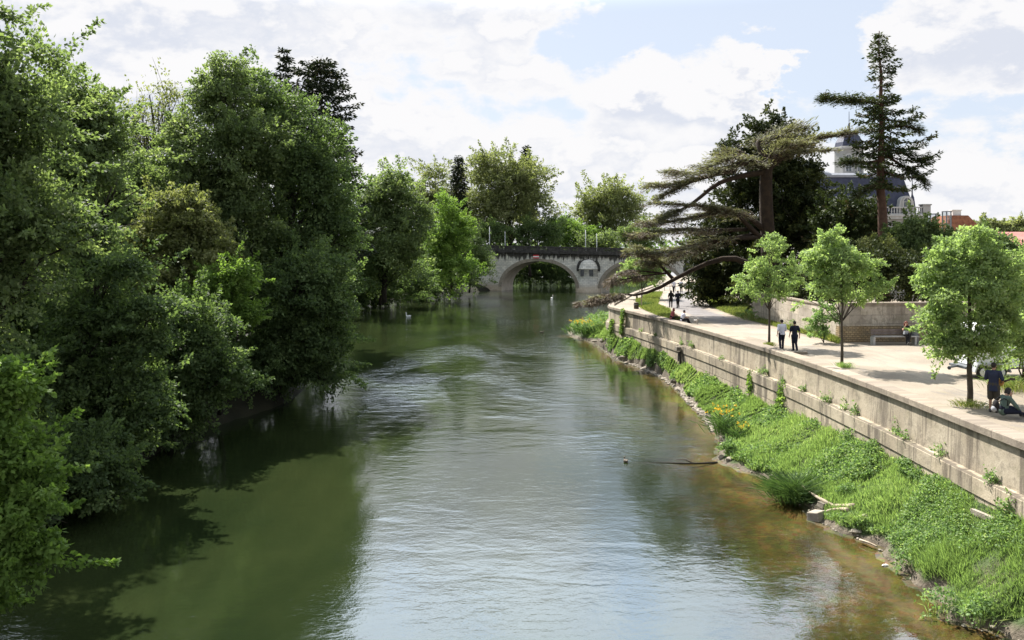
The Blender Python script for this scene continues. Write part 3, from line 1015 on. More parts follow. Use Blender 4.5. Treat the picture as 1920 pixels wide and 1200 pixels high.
def crown(blobs, n, leaf, clump=0.55, per=70, spray=0.9, shell=0.5, zmin=0.25, up=0.5, flat=0.72):
    """billows of leaves through lumpy ellipsoids, each billow leafy on its outer and upper side, with ragged sprays
    between them; returns quads, rnd, billow centres"""
    c = np.array([b[0] for b in blobs])
    r = np.array([b[1] for b in blobs])
    wt = np.array([b[2] if len(b) > 2 else 1.0 for b in blobs]) * (r[:, 0] * r[:, 1] * r[:, 2]) ** (2 / 3)
    k = max(10, int(n / per))
    bi = rng.choice(len(c), k, p=wt / wt.sum())
    d = rdir(k)
    d[:, 2] = np.where(d[:, 2] < -0.35, -d[:, 2] * rng.choice([-1, 1], k, p=[.45, .55]), d[:, 2])
    d = unit(d)
    lob = rdir(9 * len(c)).reshape(len(c), 9, 3)
    dots = np.einsum('kj,kmj->km', d, lob[bi])
    bump = 0.74 + 0.36 * np.exp(-(1 - dots.max(1)) * 7) + np.clip(0.09 * rng.normal(size=k), -.16, .2)
    rad = (1 - (1 - shell) * rng.random(k) ** 1.2 * 1.4) * bump
    cc = c[bi] + d * r[bi] * rad[:, None]
    keep = cc[:, 2] > zmin + 0.1
    # hollows where the inner limbs show
    nv = 3 * len(c)
    vi = np.repeat(np.arange(len(c)), 3)
    vc = c[vi] + rdir(nv) * r[vi] * 0.9
    vr = r[vi].mean(1) * (0.22 + 0.20 * rng.random(nv))
    for q0, q1 in zip(vc, vr):
        keep &= ((cc - q0) ** 2).sum(1) > q1 * q1
    cc, d, bi, rad = cc[keep], d[keep], bi[keep], rad[keep]
    k = len(cc)
    tone = rng.random(k)
    is_spray = rng.random(k) < 0.38
    cs = 1.75 * clump * (0.45 + 0.85 * rng.random(k) ** 1.3)
    out = unit(d * np.array([1, 1, 0.8]) + np.array([0, 0, 0.22]) + 0.45 * rng.normal(size=(k, 3)))
    cnt = np.clip((per * (cs / cs.mean()) ** 1.6), 8, None).astype(int)
    li = np.repeat(np.arange(k), cnt)
    m = len(li)
    # billow: a shell turned outwards and up
    u = unit(rdir(m) + 0.75 * out[li] + np.array([0, 0, 0.55]))
    rr = (0.45 + 0.6 * rng.random(m) ** 0.6)
    pb = cc[li] + u * np.array([1, 1, flat]) * (rr * cs[li])[:, None]
    # spray: along a twig
    s = rng.random(m)
    side_ = rng.normal(size=(m, 3)).clip(-1.7, 1.7) * np.array([1, 1, .6])
    ps = cc[li] + out[li] * (s * 2.0 * spray * cs[li])[:, None] + side_ * (0.34 * cs[li] * (1.15 - s))[:, None]
    sp = is_spray[li][:, None]
    pos = np.where(sp, ps, pb)
    ax = unit(np.where(sp, out[li] * 0.9, u * 0.35) + rdir(m) * 0.8 + np.array([0, 0, -0.25]))
    nm = unit(np.where(sp, 0.3 * out[li], 0.9 * u) + rdir(m) * 0.75 + np.array([0, 0, up]))
    L = leaf * (0.65 + 0.7 * rng.random(m))
    q = leaf_quads(pos, ax, nm, L, L * (0.50 + 0.25 * rng.random(m)))
    rn = 0.55 * tone[li] + 0.45 * rng.random(m)
    ok = pos[:, 2] > zmin
    return q[ok], rn[ok], cc


def bez(a, b, sag=0.0, k=6, wob=0.0):
    a, b = np.asarray(a, float), np.asarray(b, float)
    t = np.linspace(0, 1, k)[:, None]
    p = a + (b - a) * t
    p[:, 2] += (sag * np.sin(t[:, 0] * math.pi)) * np.linalg.norm(b - a)
    if wob:
        p[1:-1] += rng.normal(size=(k - 2, 3)) * wob * np.linalg.norm(b - a)
    return p


def tree(name, label, cat, blobs, n, leaf, mt, foot, r0=0.25, bark='bark_dark', group=None, limbs=22, fork=0.35, hmin=0.16, follow=0.8, lean=(0, 0), twig=0.35, **kw):
    """foot: point of the ground; blobs in world metres"""
    foot = np.asarray(foot, float)
    q, rn, cc = crown(blobs, n, leaf, **kw)
    e = empty(name, tuple(foot), label, cat, group)
    quads('crown', q, M[mt], e, rn, foot)
    top = np.average([b[0] for b in blobs], axis=0, weights=[b[1][2] for b in blobs])
    ztop = max(b[0][2] + 0.45 * b[1][2] for b in blobs)
    g = Geo()
    tp = np.array([top[0] * follow + foot[0] * (1 - follow) + lean[0], top[1] * follow + foot[1] * (1 - follow) + lean[1], ztop])
    main = bez(foot - (0, 0, 0.3), tp, 0, 9, 0.012 if follow > .5 else 0.004)
    g.tube(main - foot, np.linspace(r0, r0 * 0.16, 9), 8)
    for i in rng.choice(len(cc), min(limbs, len(cc)), replace=False):
        tgt = cc[i]
        h = np.clip((tgt[2] - foot[2]) / max(ztop - foot[2], 1) - fork * (0.4 + 0.6 * rng.random()), hmin, 0.92)
        s = main[int(h * 8)]
        rr = r0 * (0.42 - 0.28 * h)
        lb = bez(s, tgt, 0.08, 6, 0.03)
        g.tube(lb - foot, np.linspace(rr, rr * 0.2, 6), 5)
        for _ in range(3):
            j = rng.integers(2, 5)
            t2 = lb[j] + (lb[-1] - lb[j]) * 0.7 + rng.normal(size=3) * twig * np.linalg.norm(tgt - s) * 0.35
            g.tube(bez(lb[j], t2, 0.05, 4) - foot, np.linspace(rr * 0.35, rr * 0.1, 4), 4)
    g.build('trunk', M[bark], e, True, fix=False)
    return e


def B(px, py, rx, ry, y, ry_d=None, w=1.0):
    """a lump of crown seen at (px,py) with half sizes in photo pixels, at distance y"""
    k = y / 1600
    return (W(px, py, y), np.array([rx * k, (ry_d if ry_d else (rx + ry) / 2 * k), ry * k]), w)


def conifer(name, label, cat, foot, h, rbot, mt, bark='bark_dark', r0=0.3, first=0.2, whorls=30, per=5, droop=0.18, needle=0.3, dens=26, power=0.8, group=None, width=0.28, gap=0.0, uptip=0.1, lean=(0, 0), prof=None, thick=0.12, nseg=9, skew=0.0):
    foot = np.asarray(foot, float)
    e = empty(name, tuple(foot), label, cat, group)
    g = Geo()
    tipv = foot + np.array([lean[0], lean[1], h])
    main = bez(foot - (0, 0, .3), tipv, 0, 14, 0.003)
    g.tube(main - foot, r0 * (1 - np.linspace(0, 1, 14) ** 0.9 * 0.94), 9)
    qs, rs = [], []
    for i in range(whorls):
        f = first + (1 - first) * (i + 0.5 * rng.random()) / whorls
        base = foot + (tipv - foot) * f
        ff = (f - first) / (1 - first)
        rad = rbot * (np.interp(ff, *prof) if prof else (1 - ff) ** power) + 0.15
        for j in range(per):
            if rng.random() < gap:
                continue
            a = 2 * math.pi * (j + rng.random()) / per + i * 1.3
            L = rad * (0.5 + 0.7 * rng.random()) * (1 + skew * math.cos(a))
            t = np.linspace(0, 1, nseg)
            pts = base + np.stack([np.cos(a) * L * t, np.sin(a) * L * t, -droop * L * t * 1.4 + (droop + uptip) * L * t ** 2.4], 1)
            g.tube(pts - foot, np.linspace(max(0.02, r0 * 0.16 * (1 - ff)), 0.012, nseg), 4, cap=False)
            m = int(dens * (0.5 + L) * (0.55 if (name == 'sequoia' and ff > 0.58) else 1.0))
            s = rng.random(m) ** 0.7
            p = np.stack([np.interp(s, t, pts[:, k]) for k in range(3)], 1)
            sd = np.array([-math.sin(a), math.cos(a), 0])
            off = rng.normal(size=m) * width * (0.35 + 0.65 * np.sin(np.clip(s, 0.1, 1) * math.pi * 0.85)) * min(1, L / 1.5 + .3)
            p += sd * off[:, None] + rng.normal(size=(m, 3)) * thick * np.array([1, 1, 0.8])
            ax = unit(np.array([np.cos(a), np.sin(a), -0.15]) * 0.8 + sd * np.sign(off)[:, None] * 0.7 + 0.45 * rng.normal(size=(m, 3)))
            Lq = needle * (0.6 + 0.8 * rng.random(m))
            qs.append(leaf_quads(p, ax, unit(rng.normal(size=(m, 3)) + (0, 0, 1.0)), Lq, Lq * 0.42))
            rs.append(0.55 * rng.random() + 0.45 * rng.random(m))
    quads('crown', np.concatenate(qs), M[mt], e, np.concatenate(rs), foot)
    g.build('trunk', M[bark], e, True, fix=False)
    return e


# ---- left bank, from the camera outwards -----------------------------------------------------
GW = 'trees of the wooded bank'
tree('bank_tree', 'huge dark tree towering over the near end of the wooded bank', 'tree',
     [B(-15, 52, 50, 50, 30, w=.7), B(88, 125, 18, 30, 30, w=.8), B(12, 48, 40, 12, 30, w=.9), B(-70, 190, 120, 110, 30), B(30, 225, 70, 70, 30), B(-20, 350, 135, 110, 30), B(60, 430, 110, 70, 30), B(-60, 520, 160, 110, 30)],
     74000, 0.17, 'leaf_mid', (-19.5, 30, 1.9), 0.45, group=GW, limbs=34, clump=0.42, spray=1.25)
tree('bank_tree', 'broad rounded green tree behind the huge dark tree on the wooded bank', 'tree',
     [B(140, 240, 85, 90, 40), B(170, 215, 32, 40, 40), B(110, 350, 115, 110, 40), B(190, 330, 45, 80, 40), B(120, 470, 120, 80, 40)],
     64000, 0.19, 'leaf_mid', (-20.5, 41, 2.0), 0.4, group=GW, limbs=26, clump=0.5, spray=1.0)
tree('bank_tree', 'low spreading tree whose sunlit layered boughs reach out over the water', 'tree',
     [B(290, 590, 42, 20, 36, 1.2), B(215, 520, 60, 30, 36), B(270, 655, 60, 30, 36), B(180, 610, 90, 60, 36), B(120, 720, 110, 70, 36), B(245, 730, 70, 40, 36), B(270, 785, 60, 24, 36), B(180, 830, 90, 60, 36), B(100, 900, 80, 60, 36)],
     66000, 0.17, 'leaf_deep', (-18.6, 37, 1.4), 0.3, group=GW, limbs=30, clump=0.40, spray=1.3)
tree('bank_shrub', 'bright leafy shrub closest to the camera at the foot of the wooded bank', 'shrub',
     [B(-15, 760, 62, 75, 22), B(15, 720, 30, 45, 22), B(-10, 880, 72, 85, 22), B(45, 960, 46, 66, 22), B(10, 1050, 66, 62, 22), B(92, 1040, 18, 40, 22, .4, .7), B(-30, 1120, 70, 40, 22)],
     26000, 0.155, 'leaf_fresh', (-14.2, 23, 0.6), 0.14, group=GW, limbs=24, clump=0.26, spray=1.3, zmin=0.5)
tree('bank_tree', 'rounded yellowish olive tree halfway along the wooded bank', 'tree',
     [B(340, 410, 66, 60, 51), B(300, 460, 60, 50, 51), B(385, 470, 50, 60, 51), B(340, 540, 90, 60, 51)],
     44000, 0.19, 'leaf_olive', (-19.5, 52, 1.8), 0.3, group=GW, limbs=20, clump=0.45)
tree('bank_tree', 'tall green tree with a lone sapling tip, rising above the yellowish olive tree', 'tree',
     [B(412, 205, 66, 62, 60), B(430, 140, 36, 30, 60, w=.8), B(350, 275, 50, 55, 60), B(440, 290, 110, 90, 60), B(360, 360, 100, 80, 60), B(440, 420, 100, 90, 60)],
     76000, 0.22, 'leaf_mid', (-20.5, 62, 2), 0.42, group=GW, limbs=30, clump=0.6)
tree('bank_tree', 'tall slim dark tree beside the conifers, leaning to the river bend', 'tree',
     [B(520, 220, 70, 55, 64), B(480, 165, 34, 30, 64, w=.8), B(580, 270, 62, 60, 64), B(600, 350, 66, 85, 64), B(625, 440, 44, 90, 64), B(530, 350, 90, 100, 64), B(540, 470, 110, 90, 64)],
     80000, 0.22, 'leaf_deep', (-16.8, 64, 1.6), 0.4, group=GW, limbs=30, clump=0.6)
tree('bank_shrub', 'pale sunlit bush with upright shoots low on the wooded bank', 'shrub',
     [B(425, 530, 50, 34, 48), B(455, 525, 28, 30, 48), B(400, 580, 62, 42, 48), B(450, 600, 40, 40, 48)],
     22000, 0.16, 'leaf_fresh', (-16.8, 49, 0.9), 0.14, group=GW, limbs=18, clump=0.32, spray=1.3)
tree('bank_tree', 'dark dense tree bulging out over the water at the river bend', 'tree',
     [B(575, 550, 88, 90, 56), B(622, 560, 34, 70, 56), B(610, 660, 44, 70, 56), B(530, 650, 96, 80, 56), B(590, 715, 62, 30, 56), B(480, 700, 70, 60, 56)],
     74000, 0.19, 'leaf_deep', (-15.5, 57, 0.8), 0.35, group=GW, limbs=26, clump=0.45, spray=1.1)
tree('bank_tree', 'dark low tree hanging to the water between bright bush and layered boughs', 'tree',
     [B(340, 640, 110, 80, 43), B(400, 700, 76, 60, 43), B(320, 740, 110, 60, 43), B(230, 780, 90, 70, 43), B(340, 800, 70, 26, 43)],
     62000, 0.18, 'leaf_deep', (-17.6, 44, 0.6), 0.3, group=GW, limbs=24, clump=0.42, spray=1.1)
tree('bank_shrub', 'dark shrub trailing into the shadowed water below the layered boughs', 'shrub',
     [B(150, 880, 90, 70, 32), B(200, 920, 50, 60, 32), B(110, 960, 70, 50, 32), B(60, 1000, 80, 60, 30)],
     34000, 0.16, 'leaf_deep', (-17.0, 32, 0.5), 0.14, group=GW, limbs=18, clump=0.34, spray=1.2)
tree('bank_tree', 'sparse half bare tree showing dark branches against the sky', 'tree',
     [B(270, 250, 68, 80, 74, w=.9), B(320, 200, 40, 50, 74), B(240, 290, 40, 50, 74)],
     3600, 0.24, 'leaf_olive', (-31, 75, 2.4), 0.32, group=GW, limbs=60, clump=0.6, per=12, spray=1.2, twig=0.6)
for spec in [('tall tree filling in behind the broad rounded tree', [B(240, 365, 80, 50, 56), B(180, 430, 130, 80, 56), B(280, 400, 60, 60, 56)], (-28, 57, 2.2), 'leaf_mid', 36000),
             ('shaded tree standing behind the yellowish olive tree', [B(440, 520, 120, 80, 66), B(330, 480, 110, 90, 66), B(560, 560, 100, 80, 66)], (-22, 67, 2), 'leaf_deep', 36000),
             ('shaded tree behind the huge dark tree at the picture edge', [B(20, 560, 160, 120, 45), B(-20, 760, 130, 120, 45), B(120, 640, 120, 90, 45)], (-27, 46, 2.2), 'leaf_deep', 44000)]:
    tree('bank_tree', spec[0], 'tree', spec[1], spec[4], 0.24, spec[3], spec[2], 0.35, group=GW, limbs=14, clump=0.7)
conifer('conifer', 'thin dark conifer spire above the wooded bank', 'tree', (W(533, 470, 92)[0], 92, 2.5), 10 + 380 / 1600 * 92 - 2.5, 1.45, 'needle_dark', r0=0.26, first=0.55, whorls=24, per=5, needle=0.42, dens=26, droop=0.1, gap=.15, width=0.3,
        prof=([0, .25, .6, .85, 1], [1.0, 0.9, .95, .55, .1]))
conifer('conifer', 'broad dark conifer with ragged flat top beside the thin spire', 'tree', (W(602, 470, 88)[0], 88, 2.5), 10 + 362 / 1600 * 88 - 2.5, 5.2, 'needle_dark', r0=0.42, first=0.25, whorls=34, per=6, needle=0.42, dens=34, droop=0.3, gap=.10, width=0.4,
        prof=([0, .3, .6, .8, 0.93, 1], [1.15, .95, 0.62, .62, .62, .3]))

# ---- the bend and the far bank
GF = 'trees round the bend'
tree('bank_tree', 'full green tree standing at the far bend just past the dark mass', 'tree',
     [B(735, 375, 62, 52, 135), B(700, 430, 55, 60, 135), B(770, 430, 48, 60, 135), B(730, 490, 75, 60, 135)], 46000, 0.40, 'leaf_mid', (-20.5, 137, 2), 0.45, group=GF, limbs=18, clump=1.1)
tree('bank_tree', 'low dark tree hugging the water at the far bend', 'tree',
     [B(700, 520, 60, 50, 140), B(760, 525, 60, 40, 150), B(665, 500, 30, 60, 130), B(720, 548, 60, 20, 150)], 30000, 0.36, 'leaf_deep', (-22.5, 146, 1), 0.3, group=GF, limbs=10, clump=0.9)
tree('bank_tree', 'bright fresh green tree with a pointed top near the bridge', 'tree',
     [B(838, 400, 24, 34, 165), B(850, 440, 44, 44, 165), B(820, 470, 44, 50, 165), B(845, 510, 60, 40, 165)], 30000, 0.38, 'leaf_fresh', (-11.8, 167, 1.6), 0.3, group=GF, limbs=12, clump=0.9)
tree('bank_tree', 'rounded light green tree leaning on the bridge abutment', 'tree',
     [B(885, 480, 36, 38, 186), B(900, 510, 24, 40, 190), B(860, 520, 44, 34, 182), B(830, 535, 40, 22, 178)], 26000, 0.36, 'leaf_mid', (-9.5, 190, 1), 0.25, group=GF, limbs=10, clump=0.9)
tree('bank_tree', 'pale feathery tree beside the dark cypress', 'tree',
     [B(815, 345, 34, 40, 200), B(795, 390, 36, 50, 200), B(835, 390, 30, 50, 200)], 15000, 0.45, 'leaf_pale', (-18.5, 202, 3), 0.35, group=GF, limbs=26, clump=1.1, spray=1.3)
conifer('conifer', 'narrow dark cypress in front of the great pale plane tree', 'tree', (W(860, 470, 195)[0], 195, 3), 10 + 178 / 1600 * 195 - 3, 3.0, 'needle_dark', r0=0.4, first=0.22, whorls=44, per=6, needle=0.62, dens=20, droop=0.30, width=0.40, thick=.45, gap=0.3, prof=([0, .2, .5, .75, .92, 1], [1.0, 1.0, .72, .42, .16, .02]))
tree('plane_tree', 'great pale plane tree with a domed crown behind the bridge', 'tree',
     [B(925, 335, 56, 52, 240), B(980, 350, 52, 48, 240), B(900, 400, 40, 55, 240), B(955, 400, 62, 60, 240), B(1010, 400, 32, 55, 240), B(890, 450, 30, 30, 236)],
     52000, 0.60, 'leaf_pale', (0, 243, 3.2), 0.8, group=GF, limbs=44, clump=1.7, spray=1.1, twig=.5)
conifer('conifer', 'small conifer tip poking over the great plane tree', 'tree', (W(986, 470, 262)[0], 262, 3), 10 + 197 / 1600 * 262 - 3, 4.0, 'needle_dark', r0=0.5, first=0.4, whorls=26, per=6, needle=0.8, dens=18, droop=0.15, width=0.6, thick=.35)
tree('bank_tree', 'shaded green tree behind the bridge balustrade', 'tree',
     [B(1000, 445, 50, 28, 232), B(920, 445, 36, 28, 228), B(1035, 440, 24, 30, 232)], 20000, 0.45, 'leaf_deep', (5, 234, 3.2), 0.4, group=GF, limbs=10, clump=1.2)
tree('bank_tree', 'light green bush in the gap behind the bridge', 'tree',
     [B(1062, 440, 40, 32, 250), B(1100, 450, 36, 22, 250), B(1045, 455, 34, 20, 246)], 18000, 0.5, 'leaf_fresh', (15, 252, 3.2), 0.35, group=GF, limbs=10, clump=1.3)
tree('plane_tree', 'second pale plane tree, rounded and airy, beyond the bridge beside the cedar', 'tree',
     [B(1140, 385, 48, 36, 265), B(1105, 400, 30, 34, 265), B(1180, 400, 30, 36, 265), B(1140, 430, 56, 34, 265)],
     30000, 0.62, 'leaf_pale', (30, 268, 3.2), 0.7, group=GF, limbs=50, clump=1.7, spray=1.2, twig=.5)
tree('bank_tree', 'dark green tree under the second pale plane tree', 'tree',
     [B(1160, 455, 50, 24, 240), B(1205, 450, 40, 30, 240), B(1110, 462, 30, 16, 240)], 16000, 0.5, 'leaf_mid', (33, 242, 3.2), 0.4, group=GF, limbs=8, clump=1.2)
for lab, bl, ft in [('dark tree seen through the first arch, overhanging the water', [B(985, 515, 34, 22, 245), B(1010, 505, 30, 20, 245)], (5, 248, 1)),
                    ('dark shrub filling the pier side of the first arch', [B(1045, 520, 34, 20, 246), B(1065, 505, 30, 26, 250)], (16, 249, 1)),
                    ('shaded tree closing the river beyond the bridge', [B(1000, 500, 60, 40, 285), B(1070, 500, 60, 40, 285), B(930, 500, 60, 40, 280), B(1140, 505, 50, 35, 285)], (8, 292, 1))]:
    tree('bank_tree', lab, 'tree', bl, 15000, 0.5, 'leaf_deep', ft, 0.3, group=GF, limbs=8, clump=1.1)

# ---- right bank -------------------------------------------------------------------------------
GS = 'young street trees along the quay'


def street(lab, base_px, blobs, n, leaf, bark='bark', fork=0.28, r0=0.085, y=None, **kw):
    f = G(base_px[0], base_px[1], ZG)
    return tree('street_tree', lab, 'tree', [B(*b, f[1]) for b in blobs], n, leaf, 'leaf_street', f, r0, bark, GS, limbs=22, fork=fork, hmin=0.42, follow=0.2, clump=kw.pop('clump', 0.24), per=kw.pop('per', 60), spray=0.85, **kw)


street('slender young street tree with an open crown beside the two walking men', (1442, 649), [(1452, 468, 36, 28), (1420, 505, 34, 22), (1395, 525, 34, 30), (1450, 520, 34, 34), (1482, 500, 16, 26), (1425, 550, 42, 24), (1470, 548, 34, 24), (1495, 535, 12, 20)], 13500, 0.12, 'bark', clump=0.2)
street('round crowned young street tree in the middle of the quay row', (1578, 687), [(1560, 460, 30, 26), (1535, 495, 30, 30), (1580, 500, 46, 40), (1625, 515, 36, 34), (1545, 545, 46, 36), (1600, 550, 50, 34), (1645, 548, 18, 26), (1570, 500, 50, 50)], 22000, 0.12, 'bark', clump=0.22)
street('largest fullest street tree, close to the man with the guitar', (1818, 757), [(1830, 470, 54, 40), (1790, 500, 60, 44), (1870, 515, 44, 44), (1757, 535, 36, 36), (1830, 560, 90, 64), (1770, 615, 42, 44), (1880, 610, 44, 56), (1820, 650, 80, 34), (1775, 660, 40, 26), (1880, 660, 34, 22)], 50000, 0.11, 'bark', r0=0.12, clump=0.22)
tree('street_tree', 'partly seen street tree at the picture edge beside the white trailer', 'tree', [B(1935, 540, 50, 50, 34), B(1925, 600, 44, 50, 34), B(1950, 660, 50, 40, 34), B(1960, 500, 50, 40, 34)], 40000, 0.11, 'leaf_street', (W(1915, 500, 35)[0], 35, ZG), 0.10, 'bark', GS, limbs=20, clump=0.24, per=60, spray=0.85)
tree('street_tree', 'bright little tree under the cedar bough at the wall end', 'tree', [B(1195, 510, 28, 18, 100), B(1215, 490, 26, 18, 100), B(1180, 525, 18, 14, 100), B(1225, 520, 26, 16, 100)], 16000, 0.2, 'leaf_street', (W(1202, 500, 100)[0], 100, ZG), 0.1, 'bark', GS, limbs=12, clump=0.4)

# the sequoia
q_ = W(1657, 470, 76)
conifer('sequoia', 'tall sequoia with a red-brown trunk and drooping boughs before the mansion', 'tree', (q_[0], 76, 3.8), 10 + 412 / 1600 * 76 - 3.8, 1.0, 'needle_seq', 'bark_red', r0=0.66, first=0.47, whorls=26, per=7, needle=0.30, dens=48, droop=0.42, width=0.26, gap=0.34, uptip=0.12, lean=(-0.4, 0),
        prof=([0, .1, .25, .4, .54, .6, .64, .72, .85, .93, 1], [2.0, 2.9, 3.1, 2.8, 2.2, 0.8, 0.7, 1.3, 0.95, 0.7, .05]), thick=.11, skew=0.33)

# woods and undergrowth behind the first row of the left bank
for k, (x, y, rr, h, lab, mt) in enumerate([
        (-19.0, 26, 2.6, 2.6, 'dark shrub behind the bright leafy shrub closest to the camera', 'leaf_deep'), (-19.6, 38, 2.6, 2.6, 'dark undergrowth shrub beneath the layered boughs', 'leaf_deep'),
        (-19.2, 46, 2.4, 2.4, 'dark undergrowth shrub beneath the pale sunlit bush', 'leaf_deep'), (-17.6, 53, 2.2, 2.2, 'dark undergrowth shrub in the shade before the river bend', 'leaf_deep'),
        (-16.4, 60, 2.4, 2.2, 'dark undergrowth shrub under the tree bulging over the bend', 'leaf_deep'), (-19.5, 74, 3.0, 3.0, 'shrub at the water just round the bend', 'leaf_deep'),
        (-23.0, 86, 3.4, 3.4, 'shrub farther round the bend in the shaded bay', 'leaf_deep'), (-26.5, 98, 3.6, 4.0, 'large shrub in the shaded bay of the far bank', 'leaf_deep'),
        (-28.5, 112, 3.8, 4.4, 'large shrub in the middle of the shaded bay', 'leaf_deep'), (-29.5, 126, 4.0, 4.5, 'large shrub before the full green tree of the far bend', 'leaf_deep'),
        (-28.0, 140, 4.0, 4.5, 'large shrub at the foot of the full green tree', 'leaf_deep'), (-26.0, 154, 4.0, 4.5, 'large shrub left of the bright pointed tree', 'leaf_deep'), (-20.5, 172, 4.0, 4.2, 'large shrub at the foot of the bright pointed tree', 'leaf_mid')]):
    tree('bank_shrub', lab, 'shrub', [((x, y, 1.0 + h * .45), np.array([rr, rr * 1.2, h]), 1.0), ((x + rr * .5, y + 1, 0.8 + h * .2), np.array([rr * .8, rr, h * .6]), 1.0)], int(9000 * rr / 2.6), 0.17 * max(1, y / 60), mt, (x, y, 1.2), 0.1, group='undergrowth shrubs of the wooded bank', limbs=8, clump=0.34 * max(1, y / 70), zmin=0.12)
N = 60000
yv = 10 + 280 * rng.random(N)
xv = np.interp(yv, LEFT[:, 1], LEFT[:, 0]) - 9 - 38 * rng.random(N) ** 1.4
far_ = rng.random(N) < 0.30
yv = np.where(far_, 296 + 40 * rng.random(N), yv)
xv = np.where(far_, -90 + 260 * rng.random(N), np.where(yv > 200, -16 - 60 * rng.random(N), xv))
top = 9 + 5 * np.sin(xv * .21 + 1) * np.sin(yv * .13) + 2 * np.sin(yv * .45) + np.where(yv > 110, 2, 0)
zv = 2.2 + (top - 2.2) * rng.random(N) ** 0.75
L = (0.55 + 0.6 * rng.random(N)) * np.where(far_, 1.9, 1)
top = np.where(far_, top + 3, top)
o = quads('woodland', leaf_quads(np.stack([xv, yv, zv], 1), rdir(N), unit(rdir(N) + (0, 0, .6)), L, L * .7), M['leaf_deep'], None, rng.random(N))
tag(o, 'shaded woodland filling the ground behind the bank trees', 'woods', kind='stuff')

# ---- the old cedar leaning over the path --------------------------------------------------------
CF = np.array([24.0, 80.0, ZG])
ced = empty('cedar', tuple(CF), 'old leaning cedar with flat grey-green boughs reaching over the path and the quay wall', 'tree')
gt = Geo()
cq, cr, bq_, brn = [], [], [], []


def PX(pts):
    """[(px, py, distance)] to world"""
    return np.array([W(*p) for p in pts])


def bough(pts, r0, r1, spread=1.6, s0=0.25, dens=46, per=26, brown=0.25, rise=0.06, nl=0.34, flat=0.07):
    P = lerp_line(PX(pts), 14)
    gt.tube(P - CF, np.linspace(r0, r1, 14), 7, cap=True)
    L = np.linalg.norm(np.diff(P, axis=0), axis=1).sum()
    t = np.linspace(0, 1, 14)
    d = unit(P[-1] - P[0])
    for _ in range(int(dens * L / 6)):
        s = s0 + (1 - s0) * rng.random()
        b = np.array([np.interp(s, t, P[:, k]) for k in range(3)])
        sg = rng.choice([-1, 1])
        hd = unit(np.array([-d[1], d[0], 0]))
        ln = 1.35 * spread * (0.35 + 0.9 * rng.random()) * (1.1 - 0.55 * s)
        v = unit(hd * sg * (0.5 + 0.7 * rng.random()) + d * (0.5 + 0.5 * rng.random()) + np.array([0, 0, rise + 0.12 * rng.normal()]))
        tw = b + v * ln * np.linspace(0, 1, 5)[:, None]
        tw[:, 2] += -0.10 * ln * np.linspace(0, 1, 5) ** 2
        gt.tube(tw - CF, np.linspace(0.028, 0.008, 5), 3, cap=False)
        isb = rng.random() < brown
        m = per
        u = rng.random(m) ** 0.6
        p = np.stack([np.interp(u, np.linspace(0, 1, 5), tw[:, k]) for k in range(3)], 1)
        sd = np.array([-v[1], v[0], 0])
        off = rng.normal(size=m) * 0.22 * ln * np.sin(np.clip(u * 2.8, 0.3, 2.9))
        p = p + sd * off[:, None]
        p[:, 2] += rng.normal(size=m) * flat - (0.25 * rng.random(m) if isb else 0)
        ax = unit(v * 0.9 + sd * np.sign(off)[:, None] * 0.6 + rng.normal(size=(m, 3)) * np.array([.3, .3, .22]) - np.array([0, 0, 0.5 if isb else 0]))
        Lq = nl * (0.6 + 0.8 * rng.random(m))
        q = leaf_quads(p, ax, unit(rng.normal(size=(m, 3)) * 0.5 + (0, 0, 1.0)), Lq, Lq * (0.12 if isb else 0.19))
        rr = 0.5 * rng.random() + 0.5 * rng.random(m)
        (bq_ if isb else cq).append(q)
        (brn if isb else cr).append(rr)


gt.tube(lerp_line(np.vstack([[CF - (0, 0, 0.4)], PX([(1442, 520, 80), (1440, 450, 80), (1436, 370, 80), (1440, 310, 80), (1470, 280, 80)])]), 14) - CF, np.interp(np.arange(14), [0, 3, 9, 13], [0.95, 0.72, 0.60, 0.3]), 12)
# crest and the long bough to the right
bough([(1440, 315, 80), (1478, 285, 80), (1530, 260, 79), (1580, 252, 78), (1618, 248, 78)], 0.40, 0.05, 1.5, 0.1, 90)
bough([(1440, 310, 80), (1480, 290, 81), (1520, 282, 82), (1552, 284, 83)], 0.2, 0.03, 1.5, 0.2, 50)
# crest to the left
bough([(1440, 318, 80), (1400, 296, 79), (1360, 300, 78), (1318, 318, 77)], 0.40, 0.06, 2.2, 0.05, 95)
bough([(1425, 312, 80), (1385, 284, 81), (1350, 296, 82)], 0.24, 0.05, 1.9, 0.1, 85)
bough([(1470, 290, 80), (1450, 262, 80.5), (1470, 248, 81), (1510, 246, 81)], 0.16, 0.04, 2.0, 0.0, 110)
bough([(1440, 300, 79), (1455, 280, 78), (1480, 272, 77), (1510, 272, 76.5)], 0.16, 0.04, 1.9, 0.0, 120)
bough([(1440, 300, 80), (1420, 268, 81), (1450, 258, 82), (1490, 262, 82)], 0.24, 0.05, 2.0, 0.1, 90)
bough([(1400, 305, 79), (1340, 320, 77), (1290, 325, 76), (1262, 318, 75)], 0.26, 0.04, 1.8, 0.1, 80)
bough([(1380, 318, 79), (1310, 335, 77), (1262, 345, 76), (1224, 344, 75)], 0.24, 0.03, 1.5, 0.2, 85)
bough([(1350, 326, 78), (1300, 340, 77), (1265, 356, 76), (1238, 372, 76)], 0.16, 0.03, 1.0, 0.35, 55)
# the bare rising limb
bough([(1440, 322, 80), (1390, 330, 79), (1345, 345, 78), (1300, 380, 76), (1270, 396, 75), (1232, 410, 74)], 0.30, 0.05, 1.2, 0.75, 40)
